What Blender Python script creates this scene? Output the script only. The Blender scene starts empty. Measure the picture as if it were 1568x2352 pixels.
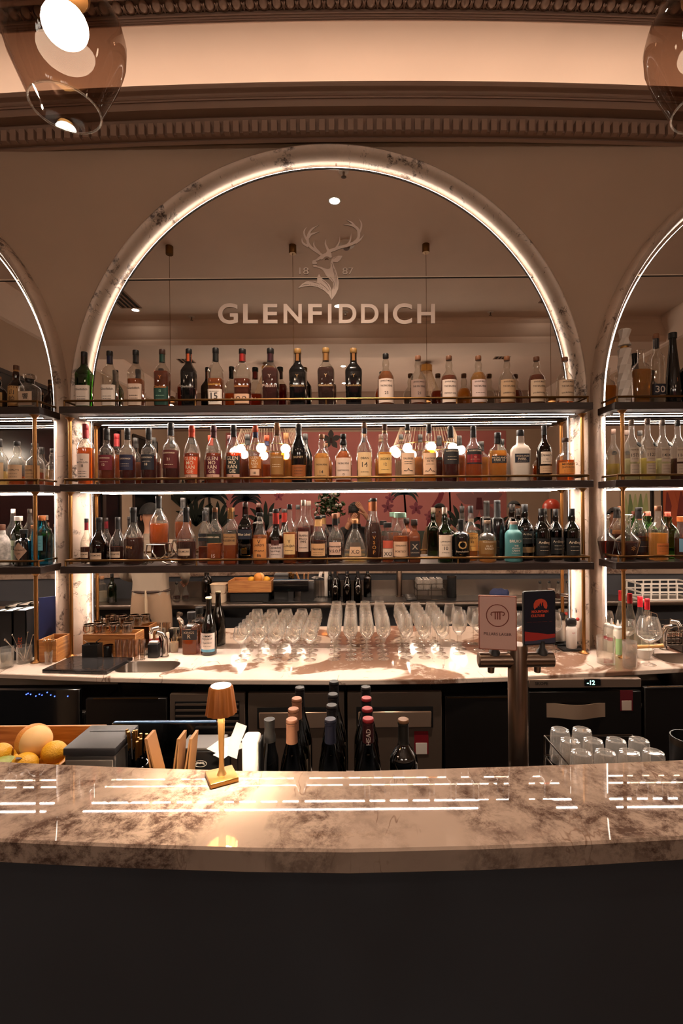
import bpy, bmesh, math, random
from math import sin, cos, pi, radians, sqrt
from mathutils import Vector, Matrix, noise
random.seed(7)
SC = bpy.context.scene
COL = SC.collection
# ------------------------------------------------------------------ camera
F, CX, CY, EZ = 1110.0, 812.0, 1168.0, 1.75       # focal length and axis in pixels of the 1568x2352 frame, eye height
ROLL = radians(0.45)
cam_d = bpy.data.cameras.new('camera'); cam = bpy.data.objects.new('camera', cam_d); COL.objects.link(cam)
cam.location = (0, 0, EZ); cam.rotation_euler = (pi / 2, ROLL, 0)
cam_d.sensor_fit = 'VERTICAL'; cam_d.sensor_height = 36.0; cam_d.lens = 36.0 * F / 2352
cam_d.shift_x = -(CX - 784) / 2352; cam_d.shift_y = -(1176 - CY) / 2352
cam_d.clip_start = 0.02; cam_d.clip_end = 60
SC.camera = cam
# ------------------------------------------------------------------ world, exposure
w = bpy.data.worlds.new('world'); SC.world = w; w.use_nodes = True
w.node_tree.nodes['Background'].inputs[0].default_value = (1, .8, .62, 1)
w.node_tree.nodes['Background'].inputs[1].default_value = .05
vs = SC.view_settings
vs.view_transform = 'Standard'; vs.look = 'None'; vs.exposure = 1.25; vs.gamma = 1.0; vs.use_curve_mapping = False
cy = SC.cycles
cy.use_denoising = True; cy.use_adaptive_sampling = True; cy.adaptive_threshold = .04; cy.max_bounces = 7; cy.diffuse_bounces = 3; cy.glossy_bounces = 4
cy.transmission_bounces = 4; cy.transparent_max_bounces = 22; cy.sample_clamp_indirect = 4.0
cy.caustics_reflective = False; cy.caustics_refractive = False
# ------------------------------------------------------------------ light levels (one place)
WARM = (1.0, .79, .61)
LED = (1.0, .83, .70)
L_SHELF, L_ARCH, L_COVE, L_BULB, L_DOWN = 60.0, 7.0, 3.0, 36.0, 26.0

def area(name, loc, rot, sx, sy, power, col=WARM):
    d = bpy.data.lights.new(name, 'AREA'); d.shape = 'RECTANGLE'; d.size = sx; d.size_y = sy; d.energy = power; d.color = col
    o = bpy.data.objects.new(name, d); o.location = loc; o.rotation_euler = rot; COL.objects.link(o); return o

# ------------------------------------------------------------------ pixel helpers
cr, sr = cos(ROLL), sin(ROLL)
MY = 3.0                                           # mirror plane
def P(px, py, D):
    dx, du = px - CX, CY - py
    return Vector(((dx * cr + du * sr) * D / F, D, EZ + (-dx * sr + du * cr) * D / F))
def PM(px, py, Dr):                                # a point seen in the mirror at apparent depth Dr
    v = P(px, py, Dr); v.y = 2 * MY - Dr; return v
def on_z(px, py, z):                               # the point of a level plane under a pixel
    dx, du = px - CX, CY - py
    up = -dx * sr + du * cr
    D = F * (z - EZ) / up
    return Vector(((dx * cr + du * sr) * D / F, D, z))
def on_zm(px, py, z):
    v = on_z(px, py, z); v.y = 2 * MY - v.y; return v

# ------------------------------------------------------------------ materials
def lin(c):
    return tuple(((x / 255) / 12.92 if x / 255 <= .04045 else ((x / 255 + .055) / 1.055) ** 2.4) for x in c)
MATS = {}
def newmat(key):
    m = bpy.data.materials.new(key); m.use_nodes = True
    nt = m.node_tree; nt.nodes.clear(); out = nt.nodes.new('ShaderNodeOutputMaterial')
    return m, nt, out
def pm(c, rough=.5, metal=0, coat=0, spec=.5, bump=0, bscale=80, var=0, vscale=6, sheen=0):
    key = 'p_%d_%d_%d_%g_%g_%g_%g_%g_%g' % (*c, rough, metal, coat, bump, var, spec)
    if key in MATS: return MATS[key]
    m, nt, out = newmat(key); b = nt.nodes.new('ShaderNodeBsdfPrincipled')
    l = lin(c)
    b.inputs['Base Color'].default_value = (*l, 1); b.inputs['Roughness'].default_value = rough
    b.inputs['Metallic'].default_value = metal; b.inputs['Coat Weight'].default_value = coat
    b.inputs['Specular IOR Level'].default_value = spec
    tc = nt.nodes.new('ShaderNodeTexCoord')
    if var:
        n = nt.nodes.new('ShaderNodeTexNoise'); n.inputs['Scale'].default_value = vscale; n.inputs['Detail'].default_value = 4
        r = nt.nodes.new('ShaderNodeValToRGB')
        r.color_ramp.elements[0].position = .3; r.color_ramp.elements[1].position = .7
        r.color_ramp.elements[0].color = (*[x * (1 - var) for x in l], 1)
        r.color_ramp.elements[1].color = (*[min(1, x * (1 + var)) for x in l], 1)
        nt.links.new(tc.outputs['Object'], n.inputs['Vector']); nt.links.new(n.outputs['Fac'], r.inputs[0]); nt.links.new(r.outputs[0], b.inputs['Base Color'])
    if bump:
        n = nt.nodes.new('ShaderNodeTexNoise'); n.inputs['Scale'].default_value = bscale
        bp = nt.nodes.new('ShaderNodeBump'); bp.inputs['Strength'].default_value = bump; bp.inputs['Distance'].default_value = .01
        nt.links.new(tc.outputs['Object'], n.inputs['Vector']); nt.links.new(n.outputs['Fac'], bp.inputs['Height']); nt.links.new(bp.outputs[0], b.inputs['Normal'])
    nt.links.new(b.outputs[0], out.inputs[0]); MATS[key] = m; return m
def emat(c, s):
    key = 'e_%g_%g_%g_%g' % (*c, s)
    if key in MATS: return MATS[key]
    m, nt, out = newmat(key); e = nt.nodes.new('ShaderNodeEmission')
    e.inputs[0].default_value = (*c, 1); e.inputs[1].default_value = s
    nt.links.new(e.outputs[0], out.inputs[0]); MATS[key] = m; return m
def gmat(tint=(245, 245, 240), base=.05, edge=.75, power=3.0, rough=.02, white_lift=0):
    """blown glass: light passes with a tint, and the surface mirrors more and more towards its rim"""
    key = 'g_%d_%d_%d_%g_%g_%g_%g' % (*tint, base, edge, power, white_lift)
    if key in MATS: return MATS[key]
    m, nt, out = newmat(key); N = nt.nodes.new
    t = N('ShaderNodeBsdfTransparent'); t.inputs[0].default_value = (*lin(tint), 1)
    g = N('ShaderNodeBsdfGlossy'); g.inputs['Roughness'].default_value = rough; g.inputs[0].default_value = (.95, .95, .95, 1)
    lw = N('ShaderNodeLayerWeight'); lw.inputs[0].default_value = .5
    pw = N('ShaderNodeMath'); pw.operation = 'POWER'; pw.inputs[1].default_value = power
    ma = N('ShaderNodeMath'); ma.operation = 'MULTIPLY_ADD'; ma.inputs[1].default_value = edge; ma.inputs[2].default_value = base
    mx = N('ShaderNodeMixShader')
    L = nt.links.new
    L(lw.outputs['Facing'], pw.inputs[0]); L(pw.outputs[0], ma.inputs[0]); L(ma.outputs[0], mx.inputs[0])
    L(t.outputs[0], mx.inputs[1]); L(g.outputs[0], mx.inputs[2]); L(mx.outputs[0], out.inputs[0])
    if white_lift:  # white scatter brightens the glass in place of light it would refract
        tl = N('ShaderNodeBsdfTranslucent'); df = N('ShaderNodeBsdfDiffuse'); hm = N('ShaderNodeMixShader'); h2 = N('ShaderNodeMixShader')
        for q in (tl, df): q.inputs[0].default_value = (.95, .93, .9, 1)
        hm.inputs[0].default_value = .5; L(tl.outputs[0], hm.inputs[1]); L(df.outputs[0], hm.inputs[2])
        h2.inputs[0].default_value = white_lift; L(mx.outputs[0], h2.inputs[1]); L(hm.outputs[0], h2.inputs[2]); L(h2.outputs[0], out.inputs[0])
    MATS[key] = m; return m
def lmat(c, dens=.40):
    """spirit in a bottle: coloured, lets light through and scatters a little of it"""
    key = 'l_%d_%d_%d_%g' % (*c, dens)
    if key in MATS: return MATS[key]
    m, nt, out = newmat(key); N = nt.nodes.new; L = nt.links.new
    l = lin(c)
    t = N('ShaderNodeBsdfTransparent'); t.inputs[0].default_value = (*l, 1)
    tr = N('ShaderNodeBsdfTranslucent'); tr.inputs[0].default_value = (*l, 1)
    d = N('ShaderNodeBsdfDiffuse'); d.inputs[0].default_value = (*l, 1)
    m1 = N('ShaderNodeMixShader'); m1.inputs[0].default_value = .4; L(tr.outputs[0], m1.inputs[1]); L(d.outputs[0], m1.inputs[2])
    m2 = N('ShaderNodeMixShader'); m2.inputs[0].default_value = dens; L(t.outputs[0], m2.inputs[1]); L(m1.outputs[0], m2.inputs[2])
    L(m2.outputs[0], out.inputs[0]); MATS[key] = m; return m
def marble(key, base, dark, scale, amount, rough=.12, vein=(120, 92, 74), vs_=3.0, soft=.12, coat=0.0, bed=.35, f0=.42):
    if key in MATS: return MATS[key]
    m, nt, out = newmat(key); N = nt.nodes.new; L = nt.links.new
    b = N('ShaderNodeBsdfPrincipled'); b.inputs['Roughness'].default_value = rough; b.inputs['Coat Weight'].default_value = coat
    tc = N('ShaderNodeTexCoord')
    def ramp(src, p0, p1):
        r = N('ShaderNodeMapRange'); r.inputs['From Min'].default_value = p0; r.inputs['From Max'].default_value = p1; L(src, r.inputs['Value']); return r.outputs[0]
    def nz(s, d, dist, rg=.6, vec=None):
        n = N('ShaderNodeTexNoise'); n.inputs['Scale'].default_value = s; n.inputs['Detail'].default_value = d; n.inputs['Distortion'].default_value = dist
        n.inputs['Roughness'].default_value = rg; L(vec or tc.outputs['Object'], n.inputs['Vector']); return n.outputs['Fac']
    big = ramp(nz(scale, 5, .6), 1 - amount, 1 - amount + soft)               # where the dark clouds sit
    fine = ramp(nz(scale * 8, 8, .25, .8), f0, f0 + .16)                          # their broken texture
    mul = N('ShaderNodeMath'); mul.operation = 'MULTIPLY'; L(big, mul.inputs[0]); L(fine, mul.inputs[1])
    # thin veins: where a warped noise crosses its middle value
    mpv = N('ShaderNodeMapping'); mpv.inputs['Rotation'].default_value = (.3, .4, .7); mpv.inputs['Scale'].default_value = (2.2, .55, 1.2); L(tc.outputs['Object'], mpv.inputs[0])
    v = nz(vs_, 3, .35, .55, mpv.outputs[0])
    s = N('ShaderNodeMath'); s.operation = 'SUBTRACT'; L(v, s.inputs[0]); s.inputs[1].default_value = .5
    a = N('ShaderNodeMath'); a.operation = 'ABSOLUTE'; L(s.outputs[0], a.inputs[0])
    vn = ramp(a.outputs[0], .012, .0)
    brk = ramp(nz(scale * 3, 3, .3), .5, .62)
    vm = N('ShaderNodeMath'); vm.operation = 'MULTIPLY'; L(vn, vm.inputs[0]); L(brk, vm.inputs[1])
    cl = N('ShaderNodeMixRGB'); cl.inputs[1].default_value = (*lin(base), 1); cl.inputs[2].default_value = (*[x * .72 for x in lin(base)], 1)
    sb = ramp(nz(scale * .8, 4, .8), bed, bed + .4); L(sb, cl.inputs[0])
    c1 = N('ShaderNodeMixRGB'); L(mul.outputs[0], c1.inputs[0]); L(cl.outputs[0], c1.inputs[1]); c1.inputs[2].default_value = (*lin(dark), 1)
    c2 = N('ShaderNodeMixRGB'); L(vm.outputs[0], c2.inputs[0]); L(c1.outputs[0], c2.inputs[1]); c2.inputs[2].default_value = (*lin(vein), 1)
    L(c2.outputs[0], b.inputs['Base Color']); L(b.outputs[0], out.inputs[0]); MATS[key] = m; return m
def woodmat(key, c, c2, axis='X', scale=9, rough=.45):
    if key in MATS: return MATS[key]
    m, nt, out = newmat(key); N = nt.nodes.new; L = nt.links.new
    b = N('ShaderNodeBsdfPrincipled'); b.inputs['Roughness'].default_value = rough
    tc = N('ShaderNodeTexCoord'); mp = N('ShaderNodeMapping'); k = 12
    mp.inputs['Scale'].default_value = (1, k, k) if axis == 'X' else ((k, 1, k) if axis == 'Y' else (k, k, 1))
    n = N('ShaderNodeTexNoise'); n.inputs['Scale'].default_value = scale; n.inputs['Detail'].default_value = 6; n.inputs['Distortion'].default_value = .8
    r = N('ShaderNodeValToRGB'); r.color_ramp.elements[0].position = .35; r.color_ramp.elements[1].position = .65
    r.color_ramp.elements[0].color = (*lin(c2), 1); r.color_ramp.elements[1].color = (*lin(c), 1)
    L(tc.outputs['Object'], mp.inputs[0]); L(mp.outputs[0], n.inputs['Vector']); L(n.outputs['Fac'], r.inputs[0]); L(r.outputs[0], b.inputs['Base Color'])
    L(b.outputs[0], out.inputs[0]); MATS[key] = m; return m

M_WALL = pm((188, 162, 140), .75, var=.04, vscale=2)
M_CEIL = pm((236, 212, 194), .8, var=.03, vscale=2)
M_PLASTER = pm((160, 130, 112), .7)
M_TRIM = marble('marble_trim', (222, 198, 178), (62, 44, 36), 4.5, .44, .3, vs_=7, soft=.04)
M_BACK = marble('marble_counter', (228, 208, 192), (128, 96, 78), 1.35, .455, .05, vs_=3.0, soft=.03, f0=.30)
M_BAR = marble('marble_bar', (160, 137, 121), (78, 59, 50), 2.3, .53, .018, vein=(110, 86, 72), vs_=7.0, soft=.10)
M_BRASS = pm((190, 146, 84), .28, 1)
M_BRASSD = pm((120, 88, 52), .38, 1)
M_STEEL = pm((150, 138, 128), .28, 1)
M_STEELD = pm((78, 68, 60), .34, 1)
M_CHROME = pm((205, 196, 188), .12, 1)
M_BLACK = pm((16, 16, 17), .4)
M_BLACKG = pm((12, 12, 13), .12, coat=.3)
M_DARK = pm((38, 33, 30), .5)
M_SHELF = woodmat('shelf_walnut', (48, 32, 26), (32, 21, 17))
M_SHELFE = woodmat('shelf_walnut_end', (120, 66, 46), (84, 44, 32), 'Y')
M_CRATE = woodmat('crate_pine', (196, 136, 78), (158, 98, 50), 'X', 6)
M_MIRROR = pm((236, 228, 220), .0, 1)
M_WHITE = pm((232, 222, 212), .5)
M_PAPER = pm((236, 228, 220), .7)

# ------------------------------------------------------------------ geometry
def box(c, s, rz=0):
    x, y, z = s[0] / 2, s[1] / 2, s[2] / 2
    v = [(i * x, j * y, k * z) for k in (-1, 1) for j in (-1, 1) for i in (-1, 1)]
    if rz: v = [(a * cos(rz) - b * sin(rz), a * sin(rz) + b * cos(rz), d) for a, b, d in v]
    v = [(a + c[0], b + c[1], d + c[2]) for a, b, d in v]
    return v, [(0, 2, 3, 1), (4, 5, 7, 6), (0, 1, 5, 4), (2, 6, 7, 3), (0, 4, 6, 2), (1, 3, 7, 5)]
def rbox(c, s, b=.004, seg=2, rz=0):
    bm = bmesh.new(); v, f = box((0, 0, 0), s)
    vs_ = [bm.verts.new(p) for p in v]
    for q in f: bm.faces.new([vs_[i] for i in q])
    bmesh.ops.bevel(bm, geom=bm.edges[:], offset=min(b, min(s) * .45), segments=seg, affect='EDGES', profile=.5)
    bm.verts.index_update()
    V = [tuple(q.co) for q in bm.verts]; Fc = [tuple(q.index for q in f.verts) for f in bm.faces]; bm.free()
    if rz: V = [(a * cos(rz) - d * sin(rz), a * sin(rz) + d * cos(rz), e) for a, d, e in V]
    return [(a + c[0], d + c[1], e + c[2]) for a, d, e in V], Fc
def lathe(prof, n=20, c=(0, 0, 0), sq=0, asp=1.0, tw=0):
    """prof: (r, z) from the bottom up; sq > 0 squares the section (superellipse), asp scales depth"""
    V, Fc, rings = [], [], []
    for k, (r, z) in enumerate(prof):
        if r <= 1e-6:
            rings.append([len(V)]); V.append((c[0], c[1], c[2] + z)); continue
        ring = []
        for i in range(n):
            a = 2 * pi * i / n + (tw * k)
            q = 1.0
            if sq: q = (abs(cos(a)) ** sq + abs(sin(a)) ** sq) ** (-1 / sq)
            ring.append(len(V)); V.append((c[0] + r * q * cos(a), c[1] + r * q * sin(a) * asp, c[2] + z))
        rings.append(ring)
    for a, b in zip(rings, rings[1:]):
        if len(a) == 1 and len(b) == 1: continue
        for i in range(n):
            j = (i + 1) % n
            if len(a) == 1: Fc.append((a[0], b[j], b[i]))
            elif len(b) == 1: Fc.append((a[i], a[j], b[0]))
            else: Fc.append((a[i], a[j], b[j], b[i]))
    return V, Fc
def tube(pts, r, n=8, closed=False, cap=True):
    pts = [Vector(p) for p in pts]; V, Fc = [], []
    rs = r if isinstance(r, (list, tuple)) else [r] * len(pts)
    N = len(pts); up = None
    for i, p in enumerate(pts):
        a = pts[i - 1] if (i or closed) else p; b = pts[(i + 1) % N] if (i < N - 1 or closed) else p
        t = (b - a).normalized()
        if up is None: up = t.orthogonal().normalized()
        up = (up - t * up.dot(t)); up = up.normalized() if up.length > 1e-6 else t.orthogonal().normalized()
        s = t.cross(up)
        for k in range(n):
            q = 2 * pi * k / n; V.append(tuple(p + (up * cos(q) + s * sin(q)) * rs[i]))
    for i in range(N if closed else N - 1):
        for k in range(n):
            a, b = i * n, ((i + 1) % N) * n
            Fc.append((a + k, a + (k + 1) % n, b + (k + 1) % n, b + k))
    if cap and not closed:
        Fc.append(tuple(range(n))[::-1]); Fc.append(tuple((N - 1) * n + k for k in range(n)))
    return V, Fc
def ball(c, r, n=14, m=9, s=(1, 1, 1)):
    v, f = lathe([(max(0, r * sin(pi * i / m)) if 0 < i < m else 0, -r * cos(pi * i / m)) for i in range(m + 1)], n)
    return [(a * s[0] + c[0], b * s[1] + c[1], d * s[2] + c[2]) for a, b, d in v], f
def sweep(path, prof, closed_prof=True):
    """path: list of frames (origin, u, v); prof: (a, b) points in u, v"""
    V, Fc = [], []; n = len(prof)
    for o, u, v in path:
        for a, b in prof: V.append(tuple(o + u * a + v * b))
    for i in range(len(path) - 1):
        for k in range(n if closed_prof else n - 1):
            k2 = (k + 1) % n
            Fc.append((i * n + k, i * n + k2, (i + 1) * n + k2, (i + 1) * n + k))
    if closed_prof:
        Fc.append(tuple(range(n))[::-1]); Fc.append(tuple((len(path) - 1) * n + k for k in range(n)))
    return V, Fc
def poly(pts, depth, f3):
    """a flat outline (list of 2D points) with thickness; f3 maps (u, v, w) to space"""
    bm = bmesh.new(); vs_ = [bm.verts.new((a, b, 0)) for a, b in pts]
    try: fc = bm.faces.new(vs_)
    except ValueError: bm.free(); return [], []
    bm.normal_update()
    if fc.normal.z < 0: bmesh.ops.reverse_faces(bm, faces=[fc])
    if depth:
        r = bmesh.ops.extrude_face_region(bm, geom=[fc])
        bmesh.ops.translate(bm, verts=[q for q in r['geom'] if isinstance(q, bmesh.types.BMVert)], vec=(0, 0, depth))
    bmesh.ops.triangulate(bm, faces=bm.faces[:], ngon_method='EAR_CLIP')
    bm.verts.index_update()
    V = [tuple(f3(*q.co)) for q in bm.verts]; Fc = [tuple(q.index for q in f.verts) for f in bm.faces]; bm.free()
    return V, Fc
def stroke(pts):
    """2D outline of a tapering stroke, pts = (x, y, width)"""
    L, R = [], []
    # smooth
    P_ = []
    for i in range(len(pts) - 1):
        p0, p1, p2, p3 = pts[max(0, i - 1)], pts[i], pts[i + 1], pts[min(len(pts) - 1, i + 2)]
        for k in range(4):
            t = k / 4
            P_.append(tuple(.5 * ((2 * b) + (c - a) * t + (2 * a - 5 * b + 4 * c - d) * t * t + (-a + 3 * b - 3 * c + d) * t ** 3) for a, b, c, d in zip(p0, p1, p2, p3)))
    P_.append(pts[-1])
    for i, (x, y, w_) in enumerate(P_):
        a = P_[max(0, i - 1)]; b = P_[min(len(P_) - 1, i + 1)]
        dx, dy = b[0] - a[0], b[1] - a[1]; l = sqrt(dx * dx + dy * dy) or 1
        nx, ny = -dy / l, dx / l; w_ = max(w_, 1e-4) / 2
        L.append((x + nx * w_, y + ny * w_)); R.append((x - nx * w_, y - ny * w_))
    return L + R[::-1]
def obj(name, geo, m, parent=None, smooth=40, loc=None):
    if isinstance(geo, bpy.types.Mesh): me = geo
    else:
        if isinstance(geo, tuple): geo = [geo]
        V, Fc = [], []
        for v, f in geo:
            o = len(V); V += v; Fc += [tuple(i + o for i in q) for q in f]
        me = bpy.data.meshes.new(name); me.from_pydata(V, [], Fc); me.update()
        if smooth:
            me.shade_smooth(); me.set_sharp_from_angle(angle=radians(smooth))
        if m: me.materials.append(m)
    o = bpy.data.objects.new(name, me); COL.objects.link(o)
    if parent: o.parent = parent
    if loc: o.location = loc
    return o
def thing(name, label, cat, loc=(0, 0, 0), rz=0, group=None):
    o = bpy.data.objects.new(name, None); o.empty_display_size = .05; COL.objects.link(o)
    o.location = loc; o.rotation_euler = (0, 0, rz); o['label'] = label; o['category'] = cat
    if group: o['group'] = group
    return o
def tag(o, label, cat, group=None):
    o['label'] = label; o['category'] = cat
    if group: o['group'] = group
    return o
def struct(name, geo, m, label=None, smooth=40, cat=None):
    o = obj(name, geo, m, None, smooth); o['kind'] = 'structure'
    if label: o['label'] = label
    if cat: o['category'] = cat
    return o
def dup(root, loc, label=None, rz=None):
    r = root.copy(); COL.objects.link(r); r.location = loc
    if label: r['label'] = label
    if rz is not None: r.rotation_euler = (0, 0, rz)
    for ch in list(root.children):
        c = ch.copy(); COL.objects.link(c); c.parent = r
        for g in ch.children:
            d = g.copy(); COL.objects.link(d); d.parent = c
    return r
ORD = ['first', 'second', 'third', 'fourth', 'fifth', 'sixth', 'seventh', 'eighth', 'ninth', 'tenth', 'eleventh', 'twelfth', 'thirteenth', 'fourteenth', 'fifteenth', 'sixteenth', 'seventeenth', 'eighteenth', 'nineteenth', 'twentieth', 'twenty-first', 'twenty-second', 'twenty-third', 'twenty-fourth', 'twenty-fifth', 'twenty-sixth', 'twenty-seventh', 'twenty-eighth', 'twenty-ninth', 'thirtieth', 'thirty-first', 'thirty-second', 'thirty-third', 'thirty-fourth']

# ------------------------------------------------------------------ lettering
TXT = {}
def text2d(s, bold=0.0, res=2):
    """(verts, faces) of a line of text in a unit box: x 0..w, y 0..1 capital height; returns also w"""
    k = (s, bold, res)
    if k in TXT: return TXT[k]
    cu = bpy.data.curves.new('t', 'FONT'); cu.body = s; cu.size = 1; cu.resolution_u = res; cu.offset = bold; cu.fill_mode = 'FRONT'
    ob = bpy.data.objects.new('t', cu)
    me = bpy.data.meshes.new_from_object(ob)
    V = [(v.co.x, v.co.y) for v in me.vertices]; Fc = [tuple(p.vertices) for p in me.polygons]
    bpy.data.objects.remove(ob); bpy.data.curves.remove(cu); bpy.data.meshes.remove(me)
    if not V: TXT[k] = ([], [], 1, 1); return TXT[k]
    x0 = min(a for a, b in V); x1 = max(a for a, b in V); y0 = min(b for a, b in V); y1 = max(b for a, b in V)
    TXT[k] = ([(a - x0, b - y0) for a, b in V], Fc, x1 - x0, y1 - y0); return TXT[k]
def textfit(s, cxy, wmax, h, f3, bold=0.0, exact=False):
    V, Fc, w_, hh = text2d(s, bold)
    if not V: return [], []
    sy = h / hh; sx = sy
    if exact: sx = wmax / w_
    elif w_ * sx > wmax: sx = wmax / w_; sy = max(sx, sy * .6)
    return [tuple(f3(cxy[0] + (a - w_ / 2) * sx, cxy[1] + (b - hh / 2) * sy)) for a, b in V], Fc
# ================================================================== THE ROOM
XL, XR, YF, ZC = -4.3, 4.6, -5.4, 4.46
struct('floor', box(((XL + XR) / 2, (YF + MY) / 2, -.05), (XR - XL, MY - YF + .4, .1)), pm((52, 44, 40), .4), 'dark floor of the bar room')
struct('wall_back', box((0.15, 3.06, 2.25), (9.2, .08, 4.5)), M_WALL)
struct('wall_left', box((XL - .05, -1.2, 2.25), (.1, 8.6, 4.5)), M_WALL)
struct('wall_right', box((XR + .05, -1.2, 2.25), (.1, 8.6, 4.5)), M_WALL)
struct('wall_far', box((.15, YF - .05, 2.25), (9.2, .1, 4.5)), M_WALL)
struct('ceiling', box((.15, (2.5 + YF) / 2, ZC + .04), (9.2, 2.5 - YF, .08)), M_CEIL)

ARC_X, ARC_Z, R_IN, R_OUT, BAY = -.145, 2.39, 1.495, 1.572, 3.18
Z_BC = .885                                               # back counter height
# spandrel wall in front of the mirrors, cut by the three arches
def arch_low(x):
    for k in (-1, 0, 1):
        d = x - (ARC_X + k * BAY); r = R_OUT - .02
        if abs(d) < r: return ARC_Z + sqrt(r * r - d * d)
    return Z_BC
xs = []
for k in (-1, 0, 1):
    c = ARC_X + k * BAY
    xs += [c - (R_OUT - .02) * cos(pi * i / 64) for i in range(65)]
xs = sorted(x for x in xs if XL < x < XR); xs = [XL] + xs + [XR]
V, Fc = [], []
for a, b in zip(xs, xs[1:]):
    if b - a < 1e-5: continue
    m_ = (a + b) / 2
    if arch_low(m_) <= Z_BC + .01: za = zb = Z_BC
    else: za, zb = max(ARC_Z, arch_low(a)), max(ARC_Z, arch_low(b))
    o = len(V); V += [(a, 2.985, za), (b, 2.985, zb), (b, 2.985, 4.2), (a, 2.985, 4.2)]; Fc.append((o, o + 1, o + 2, o + 3))
struct('wall_spandrel', (V, Fc), M_WALL, 'plaster wall between the marble arches under the cornice')

def arch_path(cx, r, n=72, zb=Z_BC):
    """frames along jamb, arch, jamb: u outward in the wall's plane, v towards the room"""
    out = []; v = Vector((0, -1, 0))
    out.append((Vector((cx - r, 0, zb)), Vector((-1, 0, 0)), v))
    for i in range(n + 1):
        a = pi - pi * i / n
        out.append((Vector((cx + r * cos(a), 0, ARC_Z + r * sin(a))), Vector((cos(a), 0, sin(a))), v))
    out.append((Vector((cx + r, 0, zb)), Vector((1, 0, 0)), v))
    return out
W_ = R_OUT - R_IN
tprof = [(0, -3.0), (.004, -2.972), (.012, -2.945), (.024, -2.922), (.040, -2.906), (.054, -2.902), (.066, -2.912), (.074, -2.935), (W_, -2.965), (W_, -3.0)]
for k, nm in ((-1, 'left'), (0, 'central'), (1, 'right')):
    c = ARC_X + k * BAY
    struct('trim_%d' % (k + 2), sweep(arch_path(c, R_IN), [(a, b) for a, b in tprof], False), M_TRIM, 'rounded marble trim with dark stains framing the %s arch' % nm)
    # mirror: upper and lower panes with a metal joint between
    t = thing('mirror', 'arched mirror filling the %s bay behind the bottle shelves' % nm, 'mirror', (c, MY, Z_BC))
    ZJ = 3.178
    def seg(z0, z1):
        n = 64; L_, R_ = [], []
        for i in range(n + 1):
            z = z0 + (z1 - z0) * i / n
            h = R_IN if z <= ARC_Z else sqrt(max(0, R_IN ** 2 - (z - ARC_Z) ** 2))
            L_.append((-h, 0, z - Z_BC)); R_.append((h, 0, z - Z_BC))
        V = []; Fc = []
        for a, b in zip(L_, R_): V += [a, b]
        for i in range(n): Fc.append((2 * i, 2 * i + 1, 2 * i + 3, 2 * i + 2))
        return V, Fc
    obj('pane', seg(Z_BC, ZJ - .004), M_MIRROR, t, 0); obj('pane', seg(ZJ + .004, ARC_Z + R_IN - .0005), M_MIRROR, t, 0)
    hj = sqrt(R_IN ** 2 - (ZJ - ARC_Z) ** 2)
    j = obj('joint', box((0, .001, ZJ - Z_BC), (2 * hj - .01, .004, .007)), pm((30, 22, 18), .4), t)
    obj('joint_bead', box((0, -.0025, ZJ - Z_BC + .006), (2 * hj - .01, .004, .006)), pm((232, 212, 190), .5), t)
    ch = obj('light_channel', sweep(arch_path(0, R_IN - .024), [(0, .001), (.002, .001), (.002, .008), (0, .008)]), pm((44, 32, 26), .5), t, loc=(0, 0, -Z_BC))
    obj('light_strip', sweep(arch_path(0, R_IN - .0205), [(0, .0015), (.001, .0015), (.001, .0075), (0, .0075)]), emat(LED, L_ARCH), ch)

# ---------------- cornice, cove and ceiling moulding, bowed a little as in the picture
BOW = .0150
def bow_path(x0=-3.4, x1=3.4, n=40):
    return [(Vector((x0 + (x1 - x0) * i / n, BOW * (x0 + (x1 - x0) * i / n) ** 2, 0)), Vector((0, 1, 0)), Vector((0, 0, 1))) for i in range(n + 1)]
def yz(y, D): return (D, EZ + (CY - y) / F * D)
cp = [yz(326, 2.98), yz(326, 2.925), yz(318, 2.905), yz(314, 2.915), yz(306, 2.885), yz(302, 2.872), yz(299, 2.872), yz(297, 2.878),
      yz(270, 2.878), yz(263, 2.872), yz(262, 2.86), yz(244, 2.80), yz(243, 2.795), yz(225, 2.795), yz(224, 2.785), yz(220, 2.782), yz(218, 2.775), yz(214, 2.778)]
for i in range(7):
    a = i / 6; cp.append(yz(212 - 18 * a, 2.775 - .045 * (a * a * (3 - 2 * a))))
cp += [yz(190, 2.725), yz(186, 2.725)]
zl = cp[-1][1]; cp += [(2.80, zl), (2.81, zl - .03), (3.0, zl - .03)]
cor = struct('trim_cornice', sweep(bow_path(), cp), M_PLASTER, 'plaster cornice with a row of dentils above the arches')
dz0, dz1 = yz(298, 2.845)[1], yz(272, 2.845)[1]
dme = obj('dentil', rbox((0, 0, 0), (.036, .036, dz1 - dz0), .002, 1), M_PLASTER, cor)
x = -2.26; first = True
while x < 2.3:
    o = dme if first else dme.copy()
    if not first: COL.objects.link(o)
    o.location = (x, 2.862 + BOW * x * x, (dz0 + dz1) / 2); first = False; x += .0565
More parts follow.
